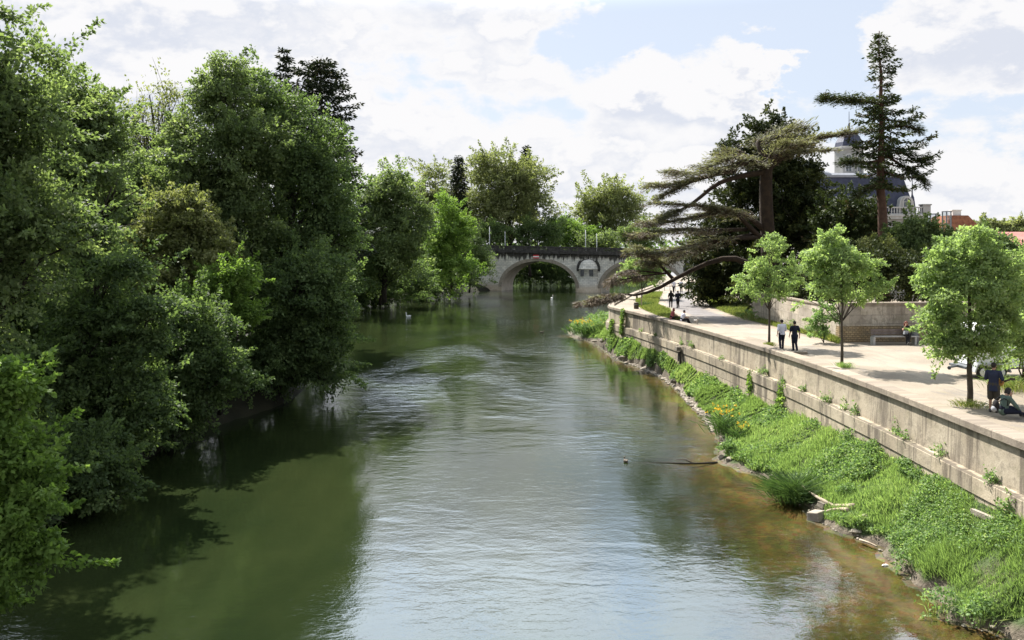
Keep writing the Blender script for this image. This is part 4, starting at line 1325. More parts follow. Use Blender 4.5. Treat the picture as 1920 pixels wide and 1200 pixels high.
# middle boughs
bough([(1432, 430, 80), (1400, 405, 79), (1360, 392, 77), (1300, 385, 75), (1225, 382, 73)], 0.30, 0.04, 1.6, 0.2, 80, brown=0.45)
bough([(1400, 400, 79), (1350, 398, 77), (1290, 410, 75), (1240, 418, 74), (1212, 415, 74)], 0.2, 0.03, 1.6, 0.1, 80, brown=0.55)
bough([(1440, 460, 80), (1400, 420, 78), (1380, 402, 77), (1330, 395, 76)], 0.30, 0.06, 1.1, 0.7, 40, brown=0.2)
bough([(1420, 445, 79), (1340, 450, 76), (1270, 470, 74), (1222, 474, 73), (1195, 468, 73)], 0.2, 0.03, 1.6, 0.15, 90, brown=0.35)
bough([(1400, 430, 79), (1330, 432, 76), (1270, 430, 74), (1222, 440, 73), (1204, 436, 73)], 0.2, 0.03, 1.6, 0.15, 95, brown=0.6)
bough([(1410, 440, 79), (1340, 455, 77), (1300, 470, 76), (1250, 490, 75), (1210, 490, 75)], 0.2, 0.03, 1.5, 0.2, 75, brown=0.45)
# the long low limb over the path and the wall
bough([(1445, 520, 80), (1410, 498, 79), (1372, 484, 78), (1330, 492, 77), (1280, 515, 76), (1235, 540, 75), (1195, 553, 75), (1160, 552, 75), (1110, 566, 75)], 0.34, 0.03, 1.3, 0.84, 80, brown=0.9)
bough([(1262, 523, 76), (1240, 500, 76), (1220, 480, 75), (1200, 470, 75)], 0.17, 0.03, 1.6, 0.3, 90, brown=0.5)
bough([(1250, 512, 76), (1215, 516, 75), (1180, 522, 74), (1145, 530, 74)], 0.11, 0.02, 1.0, 0.2, 70, brown=0.9)
bough([(1240, 512, 76), (1200, 508, 75), (1178, 508, 74), (1142, 524, 74)], 0.09, 0.02, 0.8, 0.4, 60, brown=0.9)
bough([(1190, 553, 75), (1150, 551, 75), (1115, 560, 75), (1084, 568, 75)], 0.07, 0.015, 0.55, 0.3, 90, brown=1.0)
quads('crown', np.concatenate(cq), M['needle_cedar'], ced, np.concatenate(cr), CF)
quads('dead_twigs', np.concatenate(bq_), M['twig_brown'], ced, np.concatenate(brn), CF)
gt.build('trunk', M['bark_moss'], ced, True, fix=False)

# long side boughs of the sequoia, parts of it
seq = next(o for o in COL.objects if o.name == 'sequoia')
SF = np.array(seq.location)
CF_keep, CF = CF, SF
for pts, r_, sp_, s_, dn_ in [([(1656, 195, 76), (1620, 190, 75.5), (1585, 186, 75), (1546, 184, 74)], 0.15, 1.0, 0.15, 120), ([(1658, 280, 76), (1690, 285, 75.5), (1715, 300, 75), (1738, 292, 74)], 0.14, 0.9, 0.1, 90),
                              ([(1660, 290, 76), (1690, 310, 75.5), (1715, 325, 75), (1735, 345, 74)], 0.14, 0.9, 0.2, 80), ([(1656, 300, 76), (1620, 305, 75.5), (1600, 302, 75), (1580, 306, 74.5)], 0.14, 0.7, 0.2, 70),
                              ([(1656, 335, 76), (1630, 352, 75.5), (1606, 366, 75)], 0.12, 0.7, 0.3, 60), ([(1657, 240, 76), (1695, 236, 75.5), (1722, 246, 75)], 0.12, 0.9, 0.2, 80)]:
    gt, cq, cr, bq_, brn = Geo(), [], [], [], []
    bough(pts, r_, 0.03, sp_, s_, dn_, brown=0, nl=0.36, flat=.2)
    nd = quads('bough_needles', np.concatenate(cq), M['needle_seq'], None, np.concatenate(cr), SF)
    bo = gt.build('bough', M['bark_red'], seq, True, fix=False)
    nd.parent = bo
CF = CF_keep

# dark evergreens behind the cedar
tree('yew', 'tall very dark evergreen standing right behind the leaning cedar', 'tree',
     [B(1420, 262, 18, 40, 92, w=.8), B(1455, 255, 38, 34, 92), B(1370, 300, 26, 34, 92, w=.8), B(1490, 270, 24, 34, 92, w=.8), B(1440, 330, 70, 50, 92), B(1500, 330, 34, 40, 92), B(1400, 380, 64, 50, 92), B(1480, 400, 80, 70, 92), B(1520, 400, 30, 60, 92), B(1430, 470, 100, 70, 92), B(1520, 480, 60, 60, 92), B(1350, 440, 50, 50, 90)],
     110000, 0.30, 'needle_yew', (27.5, 94, ZG), 0.5, limbs=26, clump=0.55, spray=1.4)
tree('yew', 'dark evergreen thicket hanging over the far side of the path', 'tree',
     [B(1330, 500, 44, 34, 88), B(1345, 535, 40, 34, 87), B(1385, 520, 50, 50, 86), B(1310, 480, 34, 30, 92), B(1325, 555, 24, 22, 87)], 42000, 0.26, 'needle_yew', (21.5, 88, ZG), 0.3, limbs=16, clump=0.5, spray=1.4, zmin=ZG)
tree('yew', 'rounded grey-green evergreen beside the sequoia trunk', 'tree',
     [B(1600, 410, 40, 26, 82), B(1575, 435, 40, 36, 82), B(1620, 430, 36, 50, 82), B(1590, 480, 60, 50, 82)], 46000, 0.28, 'needle_seq', (W(1598, 0, 82)[0], 83, ZG), 0.35, 'bark_dark', limbs=22, clump=0.55, spray=1.4)
tree('garden_tree', 'vivid green leafy tree in front of the mansion balustrade', 'tree',
     [B(1715, 440, 40, 34, 72), B(1745, 460, 34, 36, 72), B(1690, 480, 40, 40, 72), B(1735, 500, 50, 40, 72)], 36000, 0.22, 'leaf_mid', (W(1715, 0, 72)[0], 73, ZG), 0.3, limbs=18, clump=0.45)
tree('hedge', 'dark hedge along the inside of the garden wall', 'hedge',
     [B(1470, 545, 70, 44, 72), B(1560, 530, 70, 50, 64), B(1640, 520, 60, 50, 60), B(1710, 530, 60, 50, 60), B(1420, 550, 30, 40, 76)], 52000, 0.20, 'needle_yew', (29, 66, ZG), 0.15, limbs=8, clump=0.5, zmin=ZG)
tree('garden_tree', 'dark tree behind the largest street tree, before the red roofed house', 'tree',
     [B(1880, 490, 50, 40, 62), B(1900, 540, 60, 50, 62), B(1800, 520, 60, 50, 64), B(1850, 470, 30, 24, 64), B(1790, 560, 60, 30, 60)], 44000, 0.22, 'leaf_deep', (W(1860, 0, 62)[0], 64, ZG), 0.3, limbs=14, clump=0.5)
tree('garden_shrub', 'brown leaved shrub below the mansion window behind the sequoia', 'shrub',
     [B(1650, 470, 30, 20, 70), B(1640, 500, 40, 24, 70), B(1680, 500, 30, 30, 70)], 15000, 0.2, 'leaf_olive', (W(1650, 0, 70)[0], 71, ZG), 0.12, limbs=10, clump=0.4)
tree('creeper_tree', 'small leaning bush at the corner of the garden wall', 'shrub',
     [B(1545, 600, 20, 20, 52.2), B(1535, 622, 16, 14, 52.2), B(1552, 585, 14, 14, 52.2)], 3200, 0.13, 'weed', (W(1545, 0, 52.2)[0], 52.2, ZG), 0.05, limbs=8, clump=0.22, zmin=ZG)
for k, (px, pz) in enumerate([(1850, 425), (1880, 428), (1905, 424), (1930, 426)]):
    tree('distant_tree', ['pale distant tree just above the red roofed house side', 'pale distant tree over the dark flat roof', 'pale rounded distant tree above the orange panel', 'pale distant tree at the edge above the pink roof'][k], 'tree',
         [B(px, pz + 4, 20, 10, 210), B(px + 6, pz + 14, 24, 12, 210)], 5000, 0.55, 'leaf_pale', (W(px, 0, 210)[0], 211, 3.5), 0.3, limbs=10, clump=1.0)

# ================================================================== the mansion and houses
M['wall_grey'] = mottled('mansion_stone', (0.27, 0.265, 0.245), (0.38, 0.37, 0.35), 0.8, 0.9, 0.02)
M['slate'] = mottled('slate', (0.030, 0.034, 0.060), (0.060, 0.066, 0.105), 2.0, 0.55, 0.02)
M['zinc'] = mottled('zinc', (0.20, 0.21, 0.24), (0.30, 0.31, 0.34), 1.0, 0.5)
M['glass'] = mottled('window_glass', (0.06, 0.07, 0.085), (0.16, 0.18, 0.20), 0.7, 0.12, 0, spec=0.6)
M['frame'] = mottled('painted_frame', (0.40, 0.395, 0.375), (0.50, 0.49, 0.47), 3, 0.6)
M['steel'] = mottled('steel_frame', (0.10, 0.11, 0.12), (0.17, 0.18, 0.19), 3, 0.5, metal=0.3)
M['tile'] = mottled('roof_tiles', (0.15, 0.055, 0.030), (0.30, 0.125, 0.065), 1.8, 0.9, 0.08, 6)
M['pink_tile'] = mottled('pink_roof', (0.35, 0.13, 0.11), (0.46, 0.20, 0.17), 1.0, 0.9, 0.05)
M['orange'] = mottled('orange_panel', (0.42, 0.09, 0.02), (0.50, 0.13, 0.04), 2, 0.6)
M['fascia'] = mottled('dark_fascia', (0.05, 0.04, 0.045), (0.09, 0.07, 0.075), 2, 0.6)
M['render_w'] = mottled('pale_render', (0.55, 0.53, 0.50), (0.68, 0.66, 0.63), 0.8, 0.9)

mo = np.array([W(1500, 0, 108)[0], 108.0, ZG - 0.8])
mn = empty('mansion', tuple(mo), 'grand grey mansion with blue slate mansard roof, cupola and arched dormers', 'building')


def mz(py, y=108):
    return CAM_H - (py - HORIZON) / 1600 * y - mo[2]


def mx_(px, y=108):
    return (px - 960) / 1600 * y - mo[0]


WD = mx_(1728)
ze = mz(402)
g = Geo()
g.box((WD / 2, 7, (ze - 0.6) / 2), (WD, 14, ze - 0.6))
g.build('wall', M['wall_grey'], mn)
g = Geo()
g.box((WD / 2, 7, ze - 0.40), (WD + 0.7, 14.7, 0.35))
g.box((WD / 2, 7, ze - 0.12), (WD + 1.1, 15.1, 0.2))
g.box((WD / 2, 7, ze - 1.8), (WD + 0.3, 14.3, 0.25))
g.build('cornice', M['frame'], mn)
zt = mz(330)
g = Geo()
a, b = 0.5, 1.6
prof_ = [(a, ze), (a + 0.35, ze + (zt - ze) * 0.35), (a + 0.75, ze + (zt - ze) * 0.7), (b, zt)]
for (i0, z0), (i1, z1) in zip(prof_[:-1], prof_[1:]):
    p = [(i0, i0, z0), (WD - i0, i0, z0), (WD - i0, 14 - i0, z0), (i0, 14 - i0, z0), (i1, i1, z1), (WD - i1, i1, z1), (WD - i1, 14 - i1, z1), (i1, 14 - i1, z1)]
    g.add(p, [(0, 1, 5, 4), (1, 2, 6, 5), (2, 3, 7, 6), (3, 0, 4, 7)])
rf = g.build('roof', M['slate'], mn)
g = Geo()
g.box((WD / 2, 7, zt + 0.12), (WD - 2.9, 11.1, 0.30))
g.box((WD / 2, 7, zt + 0.45), (WD - 4.4, 9.6, 0.40), taper=0.85)
g.build('roof_cap', M['zinc'], rf)
g = Geo()
g.lathe((mx_(1548), 4.0, zt + 0.2), [(2.4, 0), (2.2, 0.35), (1.6, 0.7), (0.8, 0.9), (0.1, 0.98)], 16)
g.build('roof_dome', M['zinc'], rf, True)


def arched_window(par, x, y, z, w, h, fr=0.16, deep=0.12):
    """round-headed window facing the river side (towards -y)"""
    n_ = 14
    arc = [(w / 2 * math.cos(t), h - w / 2 + w / 2 * math.sin(t)) for t in np.linspace(0, math.pi, n_)]
    g = Geo()
    g.prism([(-w / 2, 0), (w / 2, 0)] + arc, 0.06, (x, y, z), (1, 0, 0))
    win = g.build('window', M['glass'], par)
    g = Geo()
    outer = [((w / 2 + fr) * math.cos(t), h - w / 2 + (w / 2 + fr) * math.sin(t)) for t in np.linspace(0, math.pi, n_)]
    ring_i = [(w / 2, 0)] + arc + [(-w / 2, 0)]
    ring_o = [(w / 2 + fr, 0)] + outer + [(-w / 2 - fr, 0)]
    for i in range(len(ring_i) - 1):
        q = [ring_i[i], ring_o[i], ring_o[i + 1], ring_i[i + 1]]
        g.prism(q, deep, (x, y - deep, z), (1, 0, 0))
    g.box((x, y - 0.05, z + h * .5), (0.07, 0.08, h * .96))
    g.box((x, y - 0.05, z + h - w / 2), (w * .96, 0.085, 0.07))
    g.box((x, y - deep, z - 0.05), (w + 2.6 * fr, 0.3, 0.12))
    g.build('frame', M['frame'], win)
    return win


for px in (1640, 1700, 1575, 1520):
    x = mx_(px)
    g = Geo()
    zb = ze + 0.05
    n_ = 14
    w, h = 1.0, 2.35
    poly = [(-w - 0.05, 0), (w + 0.05, 0), (w, 0.9), (w * .86, h - 0.9)] + [(0.86 * w * math.cos(t), h - 0.9 + 0.86 * w * math.sin(t)) for t in np.linspace(0.1, math.pi - 0.1, 12)] + [(-w * .86, h - 0.9), (-w, 0.9)]
    g.prism(poly, 2.2, (x, -0.02, zb), (1, 0, 0))
    dm = g.build('dormer', M['frame'], mn)
    arched_window(dm, x, -0.09, zb + 0.25, 0.95, 1.75, 0.14)
# balustrade and corner pillar
g = Geo()
g.box((WD / 2, -0.15, ze + 0.06), (WD, 0.28, 0.12))
g.box((WD / 2, -0.15, ze + 0.88), (WD, 0.26, 0.14))
for x in np.arange(0.3, WD, 0.34):
    g.lathe((x, -0.15, ze + 0.12), [(0.05, 0), (0.10, 0.2), (0.06, 0.45), (0.08, 0.69)], 6)
g.build('balustrade', M['frame'], mn)
g = Geo()
g.box((WD + 0.55, 0.2, ze + 0.5), (0.95, 0.95, 1.3)); g.box((WD + 0.55, 0.2, ze + 1.22), (1.15, 1.15, 0.16))
g.build('corner_pillar', M['wall_grey'], mn)
g = Geo()
xf = mx_(1718)
g.tube([(xf, 0.9, ze + 0.2), (xf, 1.0, ze + 2.2), (xf - 0.05, 1.0, ze + 2.6), (xf - 0.05, 1.0, ze + 4.6)], [0.42, 0.20, 0.09, 0.05], 8)
g.ball((xf - 0.05, 1.0, ze + 4.65), 0.16, 8, 6)
g.build('finial', M['slate'], mn, True)
for px in (1600, 1648, 1690, 1550):
    arched_window(mn, mx_(px), -0.02, ze - 4.4, 1.2, 2.4, 0.18)
    arched_window(mn, mx_(px), -0.02, ze - 8.3, 1.2, 2.6, 0.18)
# cupola
cx, cy = (1592 - 960) / 1600 * 114 - mo[0], 6.0
k = 114 / 108
zc0, zc1 = zt + 0.3, mz(282, 114)
rC = 1.95
g = Geo()
g.lathe((cx, cy, 0), [(rC, zc0), (rC, zc1)], 8)
cu = g.build('cupola', M['wall_grey'], mn)
g = Geo()
g.lathe((cx, cy, 0), [(rC + 0.05, zc1), (rC + 0.35, zc1 + 0.15), (rC + 0.35, zc1 + 0.35), (rC + 0.05, zc1 + 0.4)], 8)
g.build('cornice', M['frame'], cu)
g = Geo()
g.lathe((cx, cy, 0), [(rC + 0.02, zc0), (rC + 0.2, zc0 + 0.02), (rC + 0.2, zc0 + 0.3), (rC + 0.02, zc0 + 0.32)], 8)
g.build('plinth', M['frame'], cu)
g = Geo()
g.lathe((cx, cy, 0), [(rC, zc1 + 0.4), (rC * .93, zc1 + 1.0), (rC * .72, zc1 + 1.8), (rC * .4, zc1 + 2.4), (0.15, zc1 + 2.7), (0.12, zc1 + 3.6), (0.05, zc1 + 3.7), (0.03, zc1 + 5.2)], 8)
g.build('dome', M['slate'], cu)
for sgn in (-1, 1):
    ang = sgn * math.pi / 8
    # windows on the two faces turned to the river
    dx, dy = math.sin(ang), -math.cos(ang)
    wx, wy = cx + dx * (rC * 0.93), cy + dy * (rC * 0.93)
    g = Geo()
    n_ = 10
    w, h = 0.62, 2.2
    arc = [(w / 2 * math.cos(t), h - w / 2 + w / 2 * math.sin(t)) for t in np.linspace(0, math.pi, n_)]
    xd = (math.cos(ang), math.sin(ang), 0)
    g.prism([(-w / 2, 0), (w / 2, 0)] + arc, 0.05, (wx, wy, zc0 + 0.7), xd)
    wn = g.build('window', M['glass'], cu)
    g = Geo()
    for i in range(n_ - 1):
        q = [arc[i], (arc[i][0] * 1.5, h - w / 2 + (arc[i][1] - h + w / 2) * 1.5), (arc[i + 1][0] * 1.5, h - w / 2 + (arc[i + 1][1] - h + w / 2) * 1.5), arc[i + 1]]
        g.prism(q, 0.10, (wx + dx * .08, wy + dy * .08, zc0 + 0.7), xd)
    for s in (-1, 1):
        g.prism([(s * w / 2, 0), (s * w * .75, 0), (s * w * .75, h - w / 2), (s * w / 2, h - w / 2)], 0.10, (wx + dx * .08, wy + dy * .08, zc0 + 0.7), xd)
    g.prism([(-0.03, 0), (0.03, 0), (0.03, h), (-0.03, h)], 0.09, (wx + dx * .07, wy + dy * .07, zc0 + 0.7), xd)
    g.build('frame', M['frame'], wn)

# glazed screens on the roof terrace between the houses
for lab, x0, x1, y0, y1, dd in [('steel framed glass screen standing against the tiled house', 1767, 1783, 397, 436, 118), ('low steel framed glass screen beside the mansion pillar', 1734, 1755, 402, 428, 114)]:
    p0, p1 = W(x0, y1, dd), W(x1, y1, dd - 1.5)
    hgt = (y1 - y0) / 1600 * dd
    e = empty('glass_screen', (p0[0], p0[1], p0[2] - 6), lab, 'glass screen')
    g = Geo()
    d = p1 - p0
    L = np.linalg.norm(d[:2])
    rz = math.atan2(d[1], d[0])
    H = hgt + 6
    for f in (0, 0.5, 1):
        g.box((d[0] * f, d[1] * f, H / 2), (0.13, 0.14, H + (0.13 if f == 0.5 else 0.14)), rz)
    for f in (0.0, 0.5, 0.8, 1):
        g.box((d[0] / 2, d[1] / 2, H * f), (L, 0.10, 0.13), rz)
    g.build('frame', M['steel'], e)
    g = Geo()
    g.box((d[0] / 2, d[1] / 2, H / 2), (L - 0.05, 0.02, H - 0.05), rz)
    pm, nt, out = M.get('pane') or new_mat('clear_pane')
    M['pane'] = (pm, nt, out)
    if not out.inputs[0].is_linked:
        tr = nt.node('ShaderNodeBsdfTransparent', {'Color': (0.9, 0.92, 0.95, 1)})
        gl = nt.node('ShaderNodeBsdfGlossy', {'Roughness': 0.03})
        mx = nt.node('ShaderNodeMixShader', {0: 0.12})
        nt.l.new(tr.outputs[0], mx.inputs[1]); nt.l.new(gl.outputs[0], mx.inputs[2]); nt.l.new(mx.outputs[0], out.inputs[0])
    g.build('pane', pm, e)

# the house with the tiled roof
hy = 128
hx0, hx1 = W(1780, 0, hy)[0], W(1856, 0, hy)[0]
h0 = empty('house', (hx0, hy, ZG), 'small house with a patchy red tiled roof and a squat chimney', 'house')
wz, rz0, rz1 = 0, CAM_H - (452 - HORIZON) / 1600 * hy - ZG, CAM_H - (403 - HORIZON) / 1600 * hy - ZG
Lh = hx1 - hx0
g = Geo(); g.box((Lh / 2, 4, rz0 / 2), (Lh, 8, rz0)); g.build('wall', M['render_w'], h0)
g = Geo()
tx0, tx1 = W(1788, 0, hy)[0] - hx0, W(1826, 0, hy)[0] - hx0
g.add([(-0.3, -0.3, rz0), (Lh + 0.5, -0.3, rz0), (Lh + 0.5, 8.3, rz0), (-0.3, 8.3, rz0), (tx0, 1.6, rz1), (tx1, 1.6, rz1), (tx1, 6.4, rz1), (tx0, 6.4, rz1)],
      [(0, 1, 5, 4), (1, 2, 6, 5), (2, 3, 7, 6), (3, 0, 4, 7), (4, 5, 6, 7), (3, 2, 1, 0)])
rfh = g.build('roof', M['tile'], h0)
g = Geo()
cxh = W(1808, 0, hy)[0] - hx0
g.box((cxh, 2.6, rz1 + 0.25), (1.3, 0.9, 1.0)); g.box((cxh, 2.6, rz1 + 0.82), (1.5, 1.1, 0.14))
g.build('chimney', M['render_w'], rfh)
for px in (1796, 1824):
    g = Geo(); x = W(px, 0, hy)[0] - hx0
    g.box((x, 0.62, rz0 + 1.05), (0.75, 0.5, 0.85)); g.build('skylight', M['glass'], rfh)
# flat roofed block
fy = 92
f0 = W(1862, 0, fy)[0]
fb = empty('modern_building', (f0, fy, ZG), 'flat roofed modern building with a dark fascia and an orange panel', 'building')
z0, z1 = CAM_H - (457 - HORIZON) / 1600 * fy - ZG, CAM_H - (435 - HORIZON) / 1600 * fy - ZG
g = Geo(); g.box((8, 5, z0 / 2), (16, 10, z0)); g.build('wall', M['render_w'], fb)
g = Geo(); g.box((8, 4.6, z1 - 0.12), (16.8, 11, 0.25)); g.build('roof', M['fascia'], fb)
g = Geo(); g.box((8, 5, (z0 + z1 - .24) / 2), (15.9, 9.8, z1 - z0 - .25)); g.build('fascia', M['fascia'], fb)
xo = W(1886, 0, fy)[0] - f0
g = Geo(); g.box((xo, 0.0, (z0 + z1 - .3) / 2), (0.62, 0.14, z1 - z0 - .3)); g.build('orange_panel', M['orange'], fb)
xo = W(1899, 0, fy)[0] - f0
g = Geo(); g.box((xo, 0.0, (z0 + z1 - .3) / 2), (0.85, 0.12, z1 - z0 - .32)); g.build('window', M['frame'], fb)
py_ = 84
p0 = W(1900, 0, py_)[0]
pk = empty('low_house', (p0, py_, ZG), 'low white house with a pink roof at the picture edge', 'house')
zr0, zr1 = CAM_H - (460 - HORIZON) / 1600 * py_ - ZG, CAM_H - (445 - HORIZON) / 1600 * py_ - ZG
g = Geo(); g.box((5, 3, zr0 / 2), (10, 6, zr0)); g.build('wall', M['render_w'], pk)
g = Geo(); g.add([(-0.3, -0.4, zr0), (10.4, -0.4, zr0), (10.4, 6.4, zr0), (-0.3, 6.4, zr0), (-0.3, 3, zr1 + 0.6), (10.4, 3, zr1 + 0.6)], [(0, 1, 5, 4), (2, 3, 4, 5), (1, 2, 5), (3, 0, 4), (3, 2, 1, 0)])
g.build('roof', M['pink_tile'], pk)

# ================================================================== garden wall
gc = G(1573, 642, ZG)                      # its corner
gw = empty('garden_wall', tuple(gc), 'pale stone garden wall with a rubble foot behind the bench', 'wall')
back = np.array([20.6, 72.0])


def wall_run(name, pts, z0, z1, thick, mt, par, off=0.0):
    """a straight wall run; UV in metres; faces to the left of travel are seen"""
    g = Geo(); uv = []
    s = 0
    for (a, b) in zip(pts[:-1], pts[1:]):
        a, b = np.array(a), np.array(b)
        L = np.linalg.norm(b - a)
        d = (b - a) / L
        nn = np.array([d[1], -d[0]])
        oo, ii = nn * off, -nn * (thick - off)
        for (p, q) in ((a + oo, b + oo), (b + ii, a + ii)):
            g.add([(*p, z0), (*q, z0), (*q, z1), (*p, z1)], [(0, 1, 2, 3)]); uv += [(s, z0), (s + L, z0), (s + L, z1), (s, z1)]
        g.add([(*(a + oo), z1), (*(b + oo), z1), (*(b + ii), z1), (*(a + ii), z1)], [(0, 1, 2, 3)]); uv += [(s, z1), (s + L, z1), (s + L, z1 + thick), (s, z1 + thick)]
        for p in (a, b):
            g.add([(*(p + oo), z0), (*(p + ii), z0), (*(p + ii), z1), (*(p + oo), z1)], [(0, 1, 2, 3)]); uv += [(0, z0), (thick, z0), (thick, z1), (0, z1)]
        s += L
    o = g.build(name, mt, None, fix=False)
    ul = o.data.uv_layers.new(name='UVMap')
    ul.data.foreach_set('uv', np.array(uv)[[i for f in g.f for i in f]].astype(np.float32).ravel())
    return in_parent(o, par)


front = [(gc[0], gc[1]), (gc[0] + 22, gc[1] + 1.5)]
side_ = [(back[0] - 0.3, back[1]), (gc[0], gc[1] + 0.02)]
wall_run('rubble_foot', front, ZG - 0.2, ZG + 1.0, 0.5, M['rubble'], gw, 0.06)
wall_run('upper_stone', front, ZG + 1.003, ZG + 2.33, 0.45, M['garden_wall'], gw)
wall_run('coping', front, ZG + 2.333, ZG + 2.45, 0.6, M['quay_cap'], gw, 0.09)
wall_run('side_wall', side_, ZG - 0.2, ZG + 2.1, 0.45, M['garden_wall'], gw)
wall_run('side_coping', side_, ZG + 2.103, ZG + 2.2, 0.55, M['quay_cap'], gw, 0.06)

# ================================================================== street furniture
M['concrete'] = mottled('concrete', (0.34, 0.33, 0.31), (0.46, 0.45, 0.43), 3, 0.9, 0.02)
M['bench_wood'] = mottled('bench_wood', (0.11, 0.085, 0.075), (0.19, 0.155, 0.14), 4, 0.8, 0.02)
M['bench_seat'] = mottled('bench_seat', (0.24, 0.23, 0.215), (0.34, 0.325, 0.305), 4, 0.7)
M['rubber'] = mottled('rubber', (0.015, 0.015, 0.015), (0.035, 0.035, 0.035), 6, 0.8)
M['rim'] = mottled('wheel_rim', (0.55, 0.55, 0.53), (0.68, 0.68, 0.66), 4, 0.45)
M['dark_wood'] = mottled('dark_wood', (0.05, 0.038, 0.028), (0.11, 0.085, 0.06), 4, 0.9, 0.03)

bp = G(1640, 647, ZG)
bn = empty('bench', tuple(bp), 'long bench of dark planks on concrete legs against the garden wall', 'bench', rz=0.02)
BL = 2.75
for x in (0.12, BL - 0.12):
    g = Geo()
    g.prism([(-0.20, 0), (0.20, 0), (0.22, 0.42), (0.22, 0.46), (-0.22, 0.46), (-0.24, 0.40)], 0.12, (x - .06, 0.25, 0), (0, 1, 0))
    g.build('leg', M['concrete'], bn)
g = Geo(); g.box((BL / 2, 0.25, 0.49), (BL, 0.46, 0.06)); g.build('seat', M['bench_seat'], bn)
g = Geo()
for k in range(2):
    g.box((BL / 2, 0.52 + 0.03 * k, 0.66 + 0.17 * k), (BL, 0.05, 0.15))
for x in (0.25, BL - 0.25):
    g.box((x, 0.575, 0.66), (0.07, 0.04, 0.5))
g.build('backrest', M['bench_wood'], bn)

bpx = G(1718, 646, ZG)
wb = empty('litter_bin', tuple(bpx + (0, 0.2, 0)), 'dark narrow litter bin at the end of the bench', 'bin')
g = Geo(); g.lathe((0, 0, 0), [(0.17, 0.12), (0.2, 0.9), (0.21, 0.95)], 12); g.build('body', M['steel'], wb)
g = Geo(); g.lathe((0, 0, 0.953), [(0.23, 0), (0.21, 0.08), (0.06, 0.13)], 12); g.build('lid', M['rubber'], wb)
g = Geo(); g.box((0.22, 0.05, 0.6), (0.06, 0.06, 1.25)); g.build('post', M['steel'], wb)

# white trailer behind the largest street tree
ty = 37.6
tx0 = W(1846, 0, ty)[0]
tr = empty('trailer', (tx0, ty, ZG), 'white box trailer with twin wheels parked behind the largest street tree', 'trailer')
g = Geo()
for (c, s) in (((0.85, 0.9, 1.45), (2.4, 1.8, 1.9)),):
    g.box(c, s)
bmb = g.build('body', M['white'], tr)
md = bmb.modifiers.new('edge', 'BEVEL'); md.width = 0.05; md.segments = 2
g = Geo(); g.box((2.10, 0.9, 1.35), (0.08, 1.7, 1.7)); g.build('rear_door', M['metal'], tr)
for k, x in enumerate((-0.10, 0.62)):
    g = Geo()
    cyl = lambda r, w: [(r * .86, -w / 2), (r, -w / 2 + .03), (r, w / 2 - .03), (r * .86, w / 2)]
    g.lathe((0, 0, 0), cyl(0.30, 0.18), 20)
    wh = g.build('wheel', M['rubber'], tr, True)
    wh.location = (x, -0.08, 0.30); wh.rotation_euler = (R(90), 0, 0)
    g = Geo(); g.lathe((0, 0, 0.088), [(0.20, 0), (0.18, 0.025), (0.07, 0.03), (0.05, 0.05)], 16); g.build('rim', M['rim'], wh)
g = Geo()
g.prism([(-0.55, 0.30), (-0.42, 0.66), (0.95, 0.66), (1.08, 0.30), (1.02, 0.28), (0.92, 0.60), (-0.38, 0.60), (-0.49, 0.28)], 0.30, (0, -0.22, 0.02), (1, 0, 0))
g.build('mudguard', M['metal'], tr)
g = Geo(); g.box((0.7, 0.9, 0.45), (2.9, 1.4, 0.10)); g.build('chassis', M['steel'], tr)
g = Geo(); g.tube([(-0.75, 0.9, 0.45), (-1.15, 0.7, 0.43), (-1.25, 0.6, 0.40)], [0.05, 0.05, 0.09], 6); g.build('drawbar', M['steel'], tr)

# posts and stumps at the bend of the wall
for (px, py, h, r_, lab, mt) in [(1194, 552 + 13, 0.75, 0.11, 'thin dark wooden post on the verge by the wall end', 'dark_wood'), (1193, 579, 0.62, 0.24, 'squat dark wooden stump just inside the quay wall', 'dark_wood'),
                                 (1203, 578, 1.9, 0.06, 'pale stake tied to the bright little tree', 'drift')]:
    p = G(px, py, ZG)
    e = empty('post', tuple(p), lab, 'post')
    g = Geo(); g.lathe((0, 0, -0.1), [(r_, 0), (r_ * 1.03, h * .5), (r_ * .95, h + .08), (r_ * .7, h + .1)], 9); g.build('shaft', M[mt], e)
    g = Geo(); g.lathe((0, 0, h * .62), [(r_ * 1.1, 0), (r_ * 1.14, 0.04), (r_ * 1.1, 0.08)], 9); g.build('band', M['steel'], e)
p = G(1492, 664, ZG)
e = empty('stone_step', tuple(p + (0.1, 0, 0)), 'low worn stone step behind the coping near the walking men', 'step')
g = Geo(); g.box((0, 0, 0.07), (0.95, 0.5, 0.16), 0.1, taper=0.95); g.build('block', M['stone_dark'], e)
# drain spout set in the wall
sp = G(1300, 668, 2.75)
sp = np.array([wall_x(64.0) - 0.9, 64.0, 2.35])
e = empty('drain_spout', tuple(sp), 'dark stone drain spout jutting from the ledge of the quay wall', 'drain')
g = Geo(); g.box((-0.12, 0, 0.30), (0.42, 0.6, 0.28), 0.1, taper=.8); g.build('lip', M['stone_dark'], e)
g = Geo(); g.box((-0.02, -0.25, -0.35), (0.14, 0.22, 0.9), taper=0.7); g.box((-0.02, 0.28, -0.3), (0.14, 0.16, 0.7), taper=.6); g.build('stain_crust', M['bark_dark'], e)
# far railing with gate at the end of the path
ra = G(1236, 545, ZG)
rb = G(1316, 545, ZG)
fe = empty('railing', tuple(ra), 'pale low railing across the far end of the path', 'fence')
g = Geo()
d = rb - ra
for f in np.linspace(0, 1, 9):
    g.box((d[0] * f, d[1] * f, 0.55), (0.12, 0.12, 1.1))
g.build('post', M['render_w'], fe)
g = Geo()
g.tube([(0, 0, 1.03), tuple(d + (0, 0, 1.03))], 0.06, 6); g.tube([(0, 0, .6), tuple(d + (0, 0, .6))], 0.05, 6)
g.build('rail', M['render_w'], fe)

